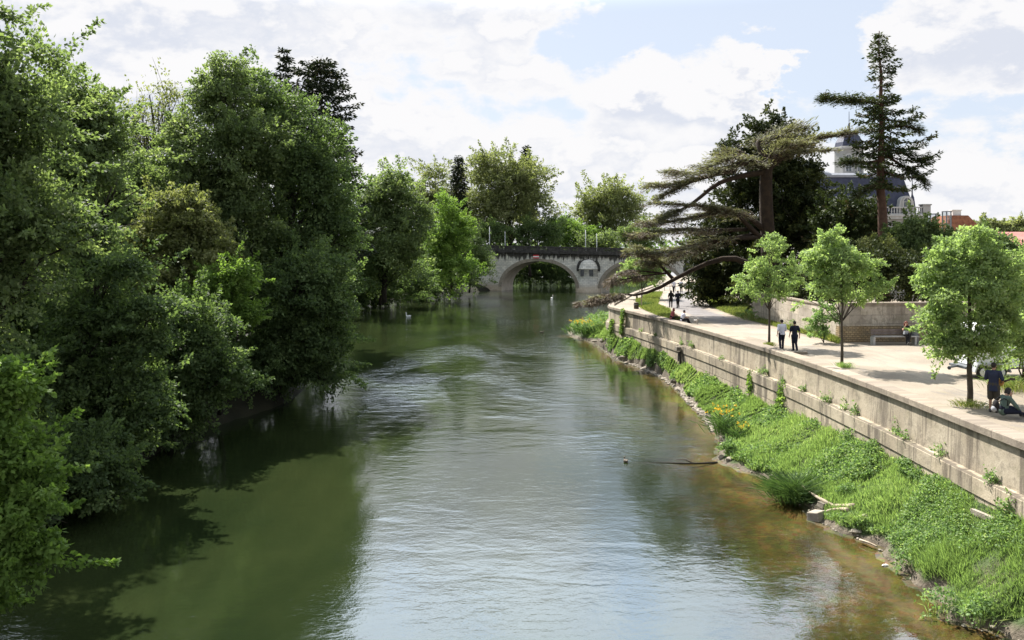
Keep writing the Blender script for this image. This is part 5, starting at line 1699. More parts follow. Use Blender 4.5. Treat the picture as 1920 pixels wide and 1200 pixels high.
# ================================================================== people
def skin_mat(name, c):
    mt, nt, out = new_mat(name)
    co = obj_co(nt)
    n_ = nt.noise(co, 9, 3, .6)
    surf(nt, out, nt.mix(n_, tuple(k * .85 for k in c), c), 0.55, None, 0.35)
    return mt


def cloth(name, c, v=0.75):
    return mottled(name, tuple(k * v for k in c), c, 7, 0.9, 0.01)


M['skin'] = skin_mat('skin', (0.42, 0.25, 0.17))
M['skin_tan'] = skin_mat('skin_tan', (0.33, 0.18, 0.11))
M['hair_dark'] = mottled('hair_dark', (0.010, 0.008, 0.007), (0.03, 0.022, 0.018), 20, 0.6, .02)
M['hair_red'] = mottled('hair_red', (0.10, 0.018, 0.012), (0.20, 0.04, 0.022), 20, 0.55, .02)
M['navy'] = cloth('navy_cloth', (0.028, 0.034, 0.060))
M['dark_navy'] = cloth('dark_navy_cloth', (0.012, 0.015, 0.030))
M['black'] = cloth('black_cloth', (0.016, 0.015, 0.016))
M['shirt_w'] = cloth('white_shirt', (0.62, 0.62, 0.70), .9)
M['grey_green'] = cloth('grey_green_cloth', (0.085, 0.125, 0.105))
M['khaki'] = cloth('dark_khaki', (0.060, 0.052, 0.038))
M['pinkred'] = cloth('rose_cloth', (0.36, 0.10, 0.10))
M['lilac'] = cloth('grey_lilac', (0.30, 0.30, 0.34))
M['shoe'] = mottled('shoe', (0.02, 0.02, 0.02), (0.05, 0.045, 0.04), 9, 0.6)
M['shoe_w'] = mottled('shoe_white', (0.5, 0.5, 0.5), (0.65, 0.65, 0.65), 9, 0.6)


def capsule(g, a, b, ra, rb, n=10):
    a, b = np.array(a, float), np.array(b, float)
    d = b - a
    L = np.linalg.norm(d) + 1e-6
    d = d / L
    pts, rad = [], []
    for t in (-0.98, -0.75, -0.4):
        pts.append(a + d * ra * t); rad.append(ra * math.sqrt(1 - t * t))
    pts.append(a); rad.append(ra)
    pts.append(b); rad.append(rb)
    for t in (0.4, 0.75, 0.98):
        pts.append(b + d * rb * t); rad.append(rb * math.sqrt(1 - t * t))
    g.tube(np.array(pts), rad, n)


DEP = None


def fuse(g, name, mt, parent, voxel, smooth=3):
    """melt overlapping volumes into one continuous skin"""
    me = D.meshes.new('raw')
    me.from_pydata(np.concatenate(g.v).tolist(), [], g.f)
    bm = bmesh.new(); bm.from_mesh(me); bmesh.ops.recalc_face_normals(bm, faces=bm.faces); bm.to_mesh(me); bm.free()
    o = D.objects.new('raw', me)
    COL.objects.link(o)
    md = o.modifiers.new('r', 'REMESH'); md.mode = 'VOXEL'; md.voxel_size = voxel
    if smooth:
        ms = o.modifiers.new('s', 'SMOOTH'); ms.factor = 0.5; ms.iterations = smooth
    dg = bpy.context.evaluated_depsgraph_get()
    nm = D.meshes.new_from_object(o.evaluated_get(dg))
    D.objects.remove(o); D.meshes.remove(me)
    nm.name = name
    nm.materials.clear(); nm.materials.append(mt)
    nm.polygons.foreach_set('use_smooth', [True] * len(nm.polygons))
    ob = D.objects.new(name, nm)
    COL.objects.link(ob)
    ob.parent = parent
    return ob


STAND = dict(pelvis=(0, 0, 0.93), waist=(0, 0.01, 1.08), chest=(0, 0.01, 1.30), neck=(0, 0.01, 1.47), head=(0, 0.03, 1.60),
             sh=((-0.185, 0, 1.40), (0.185, 0, 1.40)), el=((-0.235, -0.03, 1.12), (0.235, -0.03, 1.12)), wr=((-0.245, 0.06, 0.88), (0.245, 0.06, 0.88)),
             hip=((-0.09, 0, 0.90), (0.09, 0, 0.90)), kn=((-0.10, 0.02, 0.50), (0.10, 0.02, 0.50)), an=((-0.10, -0.02, 0.09), (0.10, -0.02, 0.09)),
             face=(0, 1, 0))


def person(label, loc, rz, pose=None, top='navy', sleeves=0.6, trousers='dark_navy', leg_to=1.0, skin='skin', hair='hair_dark', long_hair=0, shoes='shoe', shirt_len=0.0, far=False, group=None, wide=1.0, cat='person', skirt=False):
    J = dict(STAND)
    J.update(pose or {})
    e = empty('person', tuple(loc), label, cat, group, rz)
    V = {k: np.array(v, float) for k, v in J.items()}
    vox = 0.02 if far else 0.0085
    hd, f = V['head'], unit(V['face'])
    sdv = unit(np.cross(f, (0, 0, 1)))
    # ---- body
    g = Geo()
    capsule(g, V['pelvis'] + (0, 0, 0.02), V['waist'], 0.13 * wide, 0.118 * wide)
    capsule(g, V['waist'], V['chest'], 0.118 * wide, 0.135 * wide)
    for s in (0, 1):
        capsule(g, V['pelvis'], V['hip'][s], 0.10, 0.105)
        capsule(g, V['chest'] + (0, 0, 0.05), V['sh'][s], 0.09, 0.068)
        capsule(g, V['sh'][s], V['el'][s], 0.053, 0.040)
        capsule(g, V['el'][s], V['wr'][s], 0.040, 0.027)
        capsule(g, V['hip'][s], V['kn'][s], 0.085, 0.055)
        capsule(g, V['kn'][s], V['an'][s], 0.054, 0.036)
        # hand: palm, four fingers, thumb
        w = V['wr'][s]
        hdir = unit(w - V['el'][s]) if 'hd' not in J else unit(V['hd'][s])
        ref = np.array([0, 1.0, 0]) if abs(hdir[1]) < 0.8 else np.array([0, 0, 1.0])
        across = unit(ref - hdir * np.dot(ref, hdir))
        pn = np.cross(hdir, across) * (1 if s else -1)
        for o_ in (-0.024, 0.0, 0.024):
            capsule(g, w + across * o_ * .6, w + hdir * 0.085 + across * o_, 0.017, 0.015, 6)
        if not far:
            for k, ln in enumerate((0.062, 0.075, 0.080, 0.070)):
                o_ = (-0.031, -0.010, 0.011, 0.031)[k]
                b0 = w + hdir * 0.085 + across * o_
                b1 = b0 + (hdir * 0.86 - pn * 0.35) * ln * .55
                b2 = b1 + (hdir * 0.55 - pn * 0.75) * ln * .55
                capsule(g, b0, b1, 0.0100, 0.0095, 6); capsule(g, b1, b2, 0.0095, 0.0088, 6)
            t0 = w + hdir * 0.03 + across * 0.03
            t1 = t0 + hdir * 0.035 + across * 0.035
            capsule(g, t0, t1, 0.013, 0.011, 6); capsule(g, t1, t1 + hdir * 0.035 + across * 0.006, 0.011, 0.0095, 6)
        # foot
        a = V['an'][s]
        ft = V['toe'][s] if 'toe' in J else a + np.array([0.03 * (1 if s else -1), 0.17, -0.05])
        capsule(g, a + (0, 0, -0.045) - unit((ft - a) * (1, 1, 0)) * 0.04, ft, 0.04, 0.03)
    capsule(g, V['chest'] + (0, 0, 0.06), V['neck'] + (0, 0, 0.05), 0.075, 0.052)
    capsule(g, V['neck'], hd - (0, 0, 0.06), 0.052, 0.055)
    g.ball(hd + (0, 0, 0.035) - f * 0.01, (0.075, 0.085, 0.09), 12, 8)       # skull
    capsule(g, hd - (0, 0, 0.035) + f * 0.012, hd - (0, 0, 0.075) + f * 0.045, 0.062, 0.033)  # jaw
    capsule(g, hd + (0, 0, 0.015) + f * 0.076, hd - (0, 0, 0.02) + f * 0.094, 0.010, 0.015, 6)   # nose
    if not far:
        capsule(g, hd - (0, 0, 0.052) + f * 0.076 - sdv * .016, hd - (0, 0, 0.052) + f * 0.076 + sdv * .016, 0.009, 0.009, 6)
    for s in (-1, 1):
        capsule(g, hd + sdv * s * 0.075 + (0, 0, 0.02), hd + sdv * s * 0.075 - (0, 0, 0.02), 0.016, 0.012, 6)
    fuse(g, 'body', M[skin], e, vox, 2)
    if not far:
        for s in (-1, 1):
            g = Geo(); g.ball(hd + f * 0.074 + sdv * s * 0.030 + (0, 0, 0.022), 0.011, 6, 4); g.build('eye', M['hair_dark'], e)
    # ---- shirt
    g = Geo()
    capsule(g, V['pelvis'] + (0, 0, -0.02 - shirt_len), V['waist'], 0.155 * wide, 0.142 * wide, 14)
    capsule(g, V['waist'], V['chest'], 0.142 * wide, 0.158 * wide, 14)
    for s in (0, 1):
        capsule(g, V['chest'] + (0, 0, 0.055), V['sh'][s], 0.105, 0.080)
        if sleeves > 0:
            t = min(sleeves, 1.0)
            capsule(g, V['sh'][s], V['sh'][s] + (V['el'][s] - V['sh'][s]) * t, 0.078, 0.068)
        if sleeves > 1:
            capsule(g, V['el'][s], V['el'][s] + (V['wr'][s] - V['el'][s]) * (sleeves - 1), 0.058, 0.044)
    capsule(g, V['chest'] + (0, 0, 0.08), V['neck'] - (0, 0, 0.01), 0.09, 0.064)
    so_ = fuse(g, 'shirt', M[top], e, vox * 1.3, 2)
    if V['pelvis'][2] > 0.5:                       # a straight hem
        hem = V['pelvis'][2] - 0.06 - shirt_len
        for vv in so_.data.vertices:
            if abs(vv.co.x) < 0.21 * wide and vv.co.z < hem:
                vv.co.z = hem
    # ---- trousers or shorts
    g = Geo()
    capsule(g, V['pelvis'] + (0, 0, 0.08), V['pelvis'], 0.145 * wide, 0.145 * wide)
    for s in (0, 1):
        capsule(g, V['pelvis'] - (0, 0, .01), V['hip'][s], 0.125, 0.118)
        if leg_to >= 1:
            capsule(g, V['hip'][s], V['kn'][s], 0.112, 0.076)
            capsule(g, V['kn'][s], V['an'][s] + (0, 0, 0.01), 0.074, 0.062)
        else:
            capsule(g, V['hip'][s], V['hip'][s] + (V['kn'][s] - V['hip'][s]) * leg_to * 1.0, 0.116, 0.105)
    fuse(g, 'shorts' if leg_to < 1 else 'trousers', M[trousers], e, vox * 1.3, 2)
    for s in (0, 1):
        a = V['an'][s]
        ft = V['toe'][s] if 'toe' in J else a + np.array([0.03 * (1 if s else -1), 0.17, -0.05])
        g = Geo()
        capsule(g, a + (0, 0, -0.042) - unit((ft - a) * (1, 1, 0)) * 0.05, ft, 0.046, 0.040)
        capsule(g, a + (0, 0, 0.0), a + (0, 0, -0.03), 0.048, 0.046)
        fuse(g, 'shoe', M[shoes], e, 0.012, 1)
    # ---- hair
    g = Geo()
    g.ball(hd + (0, 0, 0.055) - f * 0.024, (0.090, 0.098, 0.088), 12, 8, 0.03)
    g.ball(hd + (0, 0, 0.02) - f * 0.05, (0.082, 0.075, 0.085), 10, 7, 0.03)
    if long_hair:
        for s in (-1, 0, 1):
            capsule(g, hd - f * 0.05 + sdv * s * 0.06, hd - f * 0.07 + sdv * s * 0.08 - (0, 0, long_hair), 0.06, 0.045)
    fuse(g, 'hair', M[hair], e, 0.012, 1)
    return e


# the man playing the guitar, seen from behind
pg = G(1863, 773, ZG)
WALK1 = dict(kn=((-0.11, 0.05, 0.50), (0.10, 0.06, 0.50)), an=((-0.14, -0.15, 0.11), (0.12, 0.08, 0.09)))
gp = person('man in navy tee and dark shorts, standing with a guitar beside the largest street tree', pg, R(-38),
            dict(el=((-0.25, 0.05, 1.14), (0.28, -0.02, 1.16)), wr=((-0.10, 0.30, 1.15), (0.20, 0.26, 1.02)), hd=((0.3, 0.7, 0.2), (-0.8, 0.5, -0.1)), head=(0.0, 0.06, 1.60), face=(0.05, 1, -0.25)),
            top='navy', sleeves=0.9, trousers='khaki', leg_to=0.95, skin='skin_tan', shirt_len=0.12, wide=1.12)
M['guitar'] = mottled('guitar_wood', (0.42, 0.19, 0.035), (0.58, 0.30, 0.07), 4, 0.35, 0, spec=.5)
gu = empty('guitar', tuple(pg + Matrix.Rotation(R(-38), 3, 'Z') @ Vector((0.10, 0.30, 1.02))), 'orange acoustic guitar with a dark neck held by the standing man', 'guitar', rz=R(-38))
g = Geo()
n_ = 40
ol = []
for t in np.linspace(0, 2 * math.pi, n_, endpoint=False):
    r_ = 0.175 + 0.035 * math.cos(t * 2) - 0.02 * math.cos(t)
    ol.append((r_ * 1.25 * math.cos(t), r_ * math.sin(t)))
g.prism(ol, 0.10, (0.10, -0.05, -0.03), (0.98, 0, -0.20), (0.20, 0, 0.98))
gb = g.build('body', M['guitar'], gu)
g = Geo(); g.tube([(-0.12, -0.0, 0.02), (-0.36, 0.0, 0.13)], [0.034, 0.030], 8); g.build('neck', M['dark_wood'], gu)
g = Geo(); g.box((-0.43, 0.0, 0.152), (0.17, 0.03, 0.08)); g.build('headstock', M['dark_wood'], gu)
gu.scale = (-1, 1, 1)

# seated on the inner edge of the coping, hand to the brow
ps = np.array([16.55, 28.75, ZC])
SIT = dict(pelvis=(0, 0, 0.12), waist=(0, 0.03, 0.26), chest=(0, 0.09, 0.46), neck=(0, 0.14, 0.62), head=(0, 0.20, 0.74),
           sh=((-0.18, 0.10, 0.55), (0.18, 0.10, 0.55)), el=((-0.22, 0.36, 0.36), (0.26, 0.30, 0.28)), wr=((-0.10, 0.36, 0.60), (0.16, 0.50, 0.10)), hd=((0.2, -0.2, 1.0), (-0.2, 0.6, -0.8)),
           hip=((-0.09, 0.03, 0.11), (0.09, 0.03, 0.11)), kn=((-0.17, 0.40, 0.18), (0.20, 0.42, 0.10)), an=((-0.02, 0.74, -0.03), (0.04, 0.62, 0.0)), toe=((0.03, 0.92, -0.10), (-0.08, 0.80, -0.09)), face=(0, 1, -0.45))
person('person in grey-green top with a hand to the brow, sitting on the coping', ps, R(-84), SIT, top='grey_green', sleeves=1.8, trousers='dark_navy', skin='skin', hair='hair_dark', long_hair=0.06)
M['pack_grey'] = cloth('pack_cloth', (0.30, 0.31, 0.33))
bk = empty('backpack', tuple(ps + (-0.12, -0.02, 0.0)), 'small grey and black bag on the back of the sitting person', 'bag', rz=R(-84))
g = Geo(); g.ball((0.02, -0.16, 0.30), (0.14, 0.09, 0.19), 12, 8); g.build('sack', M['black'], bk, True)
g = Geo(); g.ball((0.0, -0.22, 0.18), (0.12, 0.08, 0.10), 10, 7); g.build('pocket', M['pack_grey'], bk, True)
g = Geo()
for s in (-1, 1):
    g.tube([(s * 0.10, -0.12, 0.44), (s * 0.13, 0.05, 0.55), (s * 0.14, 0.18, 0.48), (s * 0.14, 0.16, 0.30)], 0.018, 5)
g.build('strap', M['black'], bk, True)

# two men walking away
STEP1 = dict(el=((-0.26, -0.08, 1.14), (0.25, 0.04, 1.13)), wr=((-0.29, -0.04, 0.90), (0.20, 0.18, 0.98)), kn=((-0.13, -0.02, 0.50), (0.12, 0.12, 0.50)), an=((-0.19, -0.22, 0.13), (0.13, 0.16, 0.09)))
STEP2 = dict(el=((-0.24, 0.02, 1.13), (0.25, -0.08, 1.13)), wr=((-0.25, 0.12, 0.90), (0.27, -0.04, 0.89)), kn=((-0.05, 0.10, 0.50), (0.06, -0.02, 0.50)), an=((-0.03, 0.10, 0.09), (0.05, -0.20, 0.13)))
person('man in a white short sleeved shirt and dark trousers walking away along the quay', G(1466, 656, ZG), R(8), STEP1, top='shirt_w', sleeves=0.95, trousers='dark_navy', wide=1.12)
person('man in navy tee and trousers walking beside the one in the white shirt', G(1490, 660, ZG), R(6), STEP2, top='dark_navy', sleeves=0.8, trousers='dark_navy', shirt_len=0.06)

# the woman on the bench
SITB = dict(pelvis=(0, -0.02, 0.10), waist=(0, 0.02, 0.24), chest=(0, 0.03, 0.46), neck=(0, 0.04, 0.62), head=(0, 0.07, 0.75),
            sh=((-0.17, 0.03, 0.55), (0.17, 0.03, 0.55)), el=((-0.26, 0.06, 0.30), (0.22, 0.16, 0.36)), wr=((-0.06, 0.26, 0.26), (0.10, 0.20, 0.62)), hd=((0.8, 0.3, -0.2), (-0.3, -0.1, 1.0)),
            hip=((-0.09, 0.03, 0.09), (0.09, 0.03, 0.09)), kn=((-0.08, 0.46, 0.16), (0.12, 0.44, 0.10)), an=((0.06, 0.58, -0.30), (0.10, 0.46, -0.38)), toe=((0.12, 0.74, -0.36), (0.12, 0.62, -0.45)), face=(0.15, 1, -0.1))
bw = np.array([bp[0] + 2.0, bp[1] + 0.30, ZG + 0.52])
person('woman with long red hair and dark clothes sitting at the end of the bench', bw, R(176), SITB, top='black', sleeves=0.3, trousers='black', hair='hair_red', long_hair=0.30, shoes='shoe')
g_b = empty('handbag', tuple(bw + (-0.12, -0.28, 0.15)), 'pale grey bag on the lap of the red haired woman', 'bag')
g = Geo(); g.box((0, 0, 0.08), (0.30, 0.14, 0.20), 0.2, taper=.8); g.build('sack', M['pack_grey'], g_b)
g = Geo(); g.tube([(-0.1, 0, 0.18), (-0.06, 0, 0.30), (0.06, 0, 0.30), (0.1, 0, 0.18)], 0.012, 5); g.build('handle', M['black'], g_b)

# the pair sitting on the wall further on
SITW = dict(SIT)
SITW.update(el=((-0.23, 0.20, 0.32), (0.24, 0.22, 0.32)), wr=((-0.08, 0.40, 0.26), (0.10, 0.42, 0.26)), hd=((0.3, 0.9, -0.1), (-0.3, 0.9, -0.1)), kn=((-0.12, 0.45, 0.14), (0.13, 0.46, 0.13)), an=((-0.12, 0.56, -0.12), (0.12, 0.58, -0.12)), toe=((-0.12, 0.74, -0.14), (0.12, 0.76, -0.14)))
y_ = 66.5
person('person in a white top and dark trousers sitting on the coping, bent over', np.array([wall_x(y_) + 0.10, y_, ZC - 0.0]), R(-78), SITW, top='shirt_w', sleeves=0.6, trousers='black')
y_ = 68.6
person('person in a rose coloured top sitting behind the one in white on the coping', np.array([wall_x(y_) - 0.05, y_, ZC]), R(-78), SITW, top='pinkred', sleeves=0.2, trousers='black', hair='hair_red', long_hair=0.12)

# small dog beside them
dg_p = G(1305, 608, ZG)
dog = empty('dog', tuple(dg_p), 'small white and grey dog standing by the pair on the wall', 'dog', rz=R(-70))
g = Geo()
capsule(g, (-0.16, 0, 0.28), (0.14, 0, 0.29), 0.075, 0.09)
capsule(g, (0.16, 0, 0.33), (0.25, 0, 0.42), 0.06, 0.05)
g.ball((0.28, 0, 0.45), (0.065, 0.055, 0.055), 10, 7)
capsule(g, (0.30, 0, 0.44), (0.38, 0, 0.42), 0.035, 0.022)
for s in (-1, 1):
    capsule(g, (0.26, s * 0.04, 0.49), (0.25, s * 0.05, 0.54), 0.02, 0.010, 6)
    capsule(g, (0.13, s * 0.05, 0.25), (0.14, s * 0.05, 0.12), 0.035, 0.022); capsule(g, (0.14, s * 0.05, 0.12), (0.15, s * 0.05, 0.02), 0.021, 0.02)
    capsule(g, (-0.15, s * 0.05, 0.25), (-0.11, s * 0.05, 0.16), 0.05, 0.028); capsule(g, (-0.11, s * 0.05, 0.16), (-0.17, s * 0.05, 0.09), 0.026, 0.02); capsule(g, (-0.17, s * 0.05, 0.09), (-0.15, s * 0.05, 0.02), 0.02, 0.02)
capsule(g, (-0.22, 0, 0.31), (-0.32, 0, 0.40), 0.02, 0.012, 6)
fuse(g, 'body', mottled('dog_coat', (0.10, 0.09, 0.08), (0.62, 0.58, 0.54), 4, 0.9), dog, 0.01, 2)

# walkers further along
person('long haired person in dark clothes with a bag, walking in the shade of the cedar', G(1258, 577, ZG), R(5), STEP1, top='black', sleeves=1.4, trousers='black', long_hair=0.15, far=True, shirt_len=0.15)
person('person in dark navy clothes walking beside the long haired one under the cedar', G(1271, 578, ZG), R(4), STEP2, top='dark_navy', sleeves=1.2, trousers='black', far=True, shirt_len=0.15)
person('distant person in a lilac shirt and black trousers, in front of the far railing', G(1263, 549, ZG), R(170), STEP2, top='shirt_w', sleeves=0.9, trousers='black', far=True)
person('distant person in a white shirt near the far railing, in dark trousers', G(1277, 549, ZG), R(185), STEP1, top='shirt_w', sleeves=0.9, trousers='dark_navy', far=True, shirt_len=0.1)
person('distant person all in black at the end of the path', G(1291, 548.5, ZG), R(175), STEP2, top='black', sleeves=1.5, trousers='black', far=True)
person('distant person in dark clothes closest to the evergreen thicket', G(1297, 548.5, ZG), R(190), STEP1, top='khaki', sleeves=1.5, trousers='lilac', far=True)

# ================================================================== water birds
def bird(name, label, px, py, s, mts, rz, neck, cat):
    p = G(px, py, 0.0)
    e = empty(name, (p[0], p[1], 0), label, cat, rz=rz)
    g = Geo()
    g.ball((0, 0, 0.07 * s), (0.36 * s, 0.17 * s, 0.15 * s), 14, 9)
    capsule(g, (-0.26 * s, 0, 0.12 * s), (-0.42 * s, 0, 0.19 * s), 0.08 * s, 0.02 * s)
    N = [np.array(q) * s for q in neck]
    for a, b, ra, rb in zip(N[:-1], N[1:], (0.085, 0.06, 0.05), (0.06, 0.05, 0.05)):
        capsule(g, a, b, ra * s, rb * s)
    hd = N[-1]
    g.ball(hd, (0.085 * s, 0.06 * s, 0.06 * s), 10, 7)
    fuse(g, 'body', M[mts[0]], e, 0.012, 2)
    g = Geo(); capsule(g, hd + np.array([0.06, 0, 0]) * s, hd + np.array([0.16, 0, -0.03]) * s, 0.028 * s, 0.012 * s, 6); g.build('beak', M[mts[1]], e)
    for sd in (-1, 1):
        g = Geo(); g.ball((-0.06 * s, sd * 0.11 * s, 0.13 * s), (0.26 * s, 0.07 * s, 0.10 * s), 10, 7); g.build('wing', M[mts[0]], e, True)


M['swan'] = mottled('swan_white', (0.70, 0.70, 0.68), (0.82, 0.82, 0.80), 5, 0.8)
M['beak'] = mottled('orange_beak', (0.5, 0.18, 0.03), (0.6, 0.24, 0.05), 5, 0.5)
M['duck'] = mottled('duck_brown', (0.05, 0.04, 0.03), (0.15, 0.12, 0.09), 12, 0.8)
bird('swan', 'white swan gliding on the rippled water opposite the tree bend', 766, 594, 1.1, ('swan', 'beak'), R(160), [(0.26, 0, 0.10), (0.36, 0, 0.26), (0.32, 0, 0.44), (0.38, 0, 0.55)], 'swan')
bird('swan', 'white swan swimming below the bridge arch', 1035, 560, 1.15, ('swan', 'beak'), R(-70), [(0.26, 0, 0.10), (0.38, 0, 0.30), (0.34, 0, 0.52), (0.40, 0, 0.64)], 'swan')
bird('duck', 'small brown duck at the end of the sunken branch', 1173, 866, 0.55, ('duck', 'beak'), R(100), [(0.20, 0, 0.12), (0.27, 0, 0.22), (0.30, 0, 0.28), (0.32, 0, 0.34)], 'duck')
bird('duck', 'pale brown duck out in mid river near the yellow flowers', 1016, 624, .7, ('duck', 'beak'), R(20), [(0.20, 0, 0.12), (0.27, 0, 0.20), (0.30, 0, 0.26), (0.32, 0, 0.32)], 'duck')

def bank_z(x, y):
    d = (BANK[:, :, 0] - x) ** 2 + (BANK[:, :, 1] - y) ** 2
    return float(BANK[:, :, 2].ravel()[int(np.argmin(d))])


def GB(px, py, off=0.0):
    """the point of the bank (or of the water) seen at a photo pixel"""
    z = 0.3
    for _ in range(12):
        p = G(px, py, z)
        zb = bank_z(p[0], p[1]) if p[0] > edge_x(p[1]) - 0.05 else 0.0
        z = 0.5 * z + 0.5 * max(zb, 0.0)
    p = G(px, py, z)
    p[2] += off
    return p


# ================================================================== stones, driftwood
def rock(label, px, py, z, size, mt='stone', rz=0.0, block=False, group=None, sink=0.25):
    p = GB(px, py)
    g = Geo()
    if block:
        g.box((0, 0, size[2] * (0.5 - sink)), size, 0, taper=0.9)
    else:
        g.ball((0, 0, size[2] * (0.5 - sink)), np.array(size) / 2, 9, 6, 0.16)
    o = g.build('rock', M[mt], None)
    o.location = p
    o.rotation_euler = (rng.normal() * .06, rng.normal() * .06, rz)
    md = o.modifiers.new('edge', 'BEVEL'); md.width = min(size) * .1; md.segments = 2
    tag(o, label, 'rock', group)
    return o


rock('square cut stone block lying in the shallow water by the driftwood', 1532, 974, 0.0, (0.62, 0.50, 0.34), 'stone', 0.7, True, sink=0.1)
rock('flat grey slab under the driftwood branches', 1552, 950, 0.15, (0.75, 0.40, 0.22), 'stone_dark', 0.3, True)
rock('pale upright stone in the grass beyond the driftwood', 1622, 972, 0.62, (0.30, 0.20, 0.24), 'stone', 0.4)
rock('flat pale stone at the small grassy point', 1606, 998, 0.30, (0.52, 0.30, 0.16), 'stone', 0.2)
rock('white stone lying in the grass near the bottom corner', 1748, 1036, 0.45, (0.46, 0.22, 0.14), 'stone', 0.9)
rock('small white stone in the shallows', 1660, 1061, 0.02, (0.22, 0.13, 0.08), 'render_w', 0.3)
rock('little white stone in the grass above the sedge tussock', 1536, 884, 0.75, (0.24, 0.14, 0.12), 'stone', 0.1)
rock('pale stone on the gravel tip beside the dark shrub', 1352, 858, 0.10, (0.36, 0.24, 0.20), 'stone', 0.4)
rock('broad pale stone next to the gravel tip', 1367, 862, 0.12, (0.50, 0.30, 0.20), 'stone', 0.9)
rock('long wet stone in the water below the yellow flower clump', 1116, 640, 0.02, (0.95, 0.4, 0.2), 'stone', 0.2)
rock('rounded stone on the bank below the yellow flower clump', 1130, 640, 0.12, (0.6, 0.5, 0.4), 'stone', 0.2)
rock('pale angular stone on the pebbly shore, farther up', 1166, 672, 0.15, (0.6, 0.4, 0.35), 'stone', 0.2)
rock('dark boulder among pebbles at the water edge below the drain spout', 1263, 717, 0.15, (0.55, 0.40, 0.36), 'stone_dark', 0.2)
s0, s1 = GB(1822, 957, 0.03), GB(1866, 981, 0.03)
sl = empty('stone_sill', tuple(s0), 'narrow stone sill half buried in the grass at the wall foot', 'stone')
g = Geo(); d_ = s1 - s0; g.box((d_[0] / 2, d_[1] / 2, d_[2] / 2), (float(np.hypot(d_[0], d_[1])), 0.13, 0.16), math.atan2(d_[1], d_[0])); g.build('slab', M['stone'], sl)
g = Geo(); g.box((d_[0] + .02, d_[1], d_[2] - .02), (0.16, 0.20, 0.14), 0.3, taper=.8); g.build('end_block', M['stone'], sl)

# the dead branch with two prongs
dp = GB(1590, 962, 0.12)
dr = empty('driftwood', tuple(dp), 'bleached forked driftwood branch stranded beside the sedge tussock', 'driftwood')
g = Geo(); g.tube(lerp_line(np.array([dp + (0.25, .1, .10), GB(1565, 957, 0.16), GB(1545, 950, 0.22), GB(1522, 940, 0.30), GB(1505, 931, 0.42)]), 14) - dp, np.linspace(0.11, 0.03, 14), 8); g.build('branch', M['drift'], dr, True)
g = Geo(); g.tube(lerp_line(np.array([dp, GB(1572, 962, 0.14), GB(1552, 965, 0.14), GB(1540, 970, 0.06)]), 10) - dp, np.linspace(0.08, 0.03, 10), 7); g.build('prong', M['drift'], dr, True)
lg = np.array([G(1345, 867, 0.02), G(1300, 869, 0.03), G(1250, 868, 0.0), G(1178, 868, -0.02)])
lo = empty('sunken_branch', tuple(lg[0]), 'dark sunken branch making a line of ripples across the shallows', 'branch')
g = Geo(); g.tube(lerp_line(lg, 12) - lg[0], np.linspace(0.05, 0.02, 12), 7); g.build('stem', M['bark_dark'], lo, True)
g = Geo(); g.tube(np.array([lg[1], lg[1] + (-0.3, 0.3, 0.10), lg[1] + (-0.7, .4, 0.08)]) - lg[0], [0.035, 0.025, 0.012], 5); g.build('twig', M['bark_dark'], lo, True)
st = np.array([G(1612, 1012, 0.12), G(1630, 1018, 0.14), G(1645, 1025, 0.10)])
so = empty('driftwood', tuple(st[0]), 'short bleached stick at the tip of the small grassy point', 'driftwood')
g = Geo(); g.tube(lerp_line(st, 8) - st[0], np.linspace(0.04, 0.025, 8), 6); g.build('stick', M['drift'], so, True)

# ================================================================== bank plants
Ei, Bi = E, BANK


def bank_point(yv, t):
    """a point of the bank: yv along, t from the water (0) to the wall (1)"""
    i = np.argmin(np.abs(E[:, 1][:, None] - yv[None, :]), axis=0)
    k = np.clip(t * (nb - 1), 0, nb - 1.001)
    k0 = k.astype(int)
    f = (k - k0)[:, None]
    return BANK[i, k0] * (1 - f) + BANK[i, k0 + 1] * f


def blades(name, p, ln, wd, mt, lean=0.35, origin=None, parent=None, tone=None, bend=True):
    m = len(p)
    ax = unit(rng.normal(size=(m, 3)) * np.array([lean, lean, 0.15]) + (0, 0, 1))
    nm = unit(rng.normal(size=(m, 3)) * np.array([1, 1, 0.2]))
    q1 = leaf_quads(p, ax, nm, ln, wd, 0.55)
    rn = rng.random(m) * 0.6 + (tone if tone is not None else 0.4 * rng.random(m))
    return q1, rn


def patchy(p, s):
    """slow variation over the ground, 0..1"""
    v = np.sin(p[:, 0] * s * 1.3 + 1.7 * np.sin(p[:, 1] * s * .7)) + np.sin(p[:, 1] * s + 2.1 * np.sin(p[:, 0] * s * .9 + 1)) + np.sin((p[:, 0] + p[:, 1]) * s * .6)
    return np.clip(0.5 + v / 5, 0, 1)


N = 300000
yv = 14 + (96 - 14) * rng.random(N) ** 1.5
t = rng.random(N)
p = bank_point(yv, t)
dw = np.interp(t, [0, 1], [0, 1]) * np.hypot(wall_x(np.minimum(yv, 84)) - 0.8 - edge_x(yv), 0)
ragged = (0.15 + 0.35 * patchy(p, 1.9) + 0.12 * rng.random(N)) * np.clip(np.interp(yv, [35, 65], [1, .45]), 0, 1)
ok = dw > ragged
p, yv, dw = p[ok], yv[ok], dw[ok]
p = p + rng.normal(size=p.shape) * (0.03, 0.03, 0)
sz = np.clip(yv / 30, 0.8, 2.6)
hgt = (0.07 + 0.30 * patchy(p, 1.7) ** 2 + 0.14 * rng.random(len(p)) ** 4) * np.interp(yv, [30, 45, 70], [1.0, 1.1, 0.85])
hole = patchy(p + (5, 9, 0), 2.6) + 0.10 * rng.normal(size=len(p)) > 0.10
p, yv, sz, hgt = p[hole], yv[hole], sz[hole], hgt[hole]
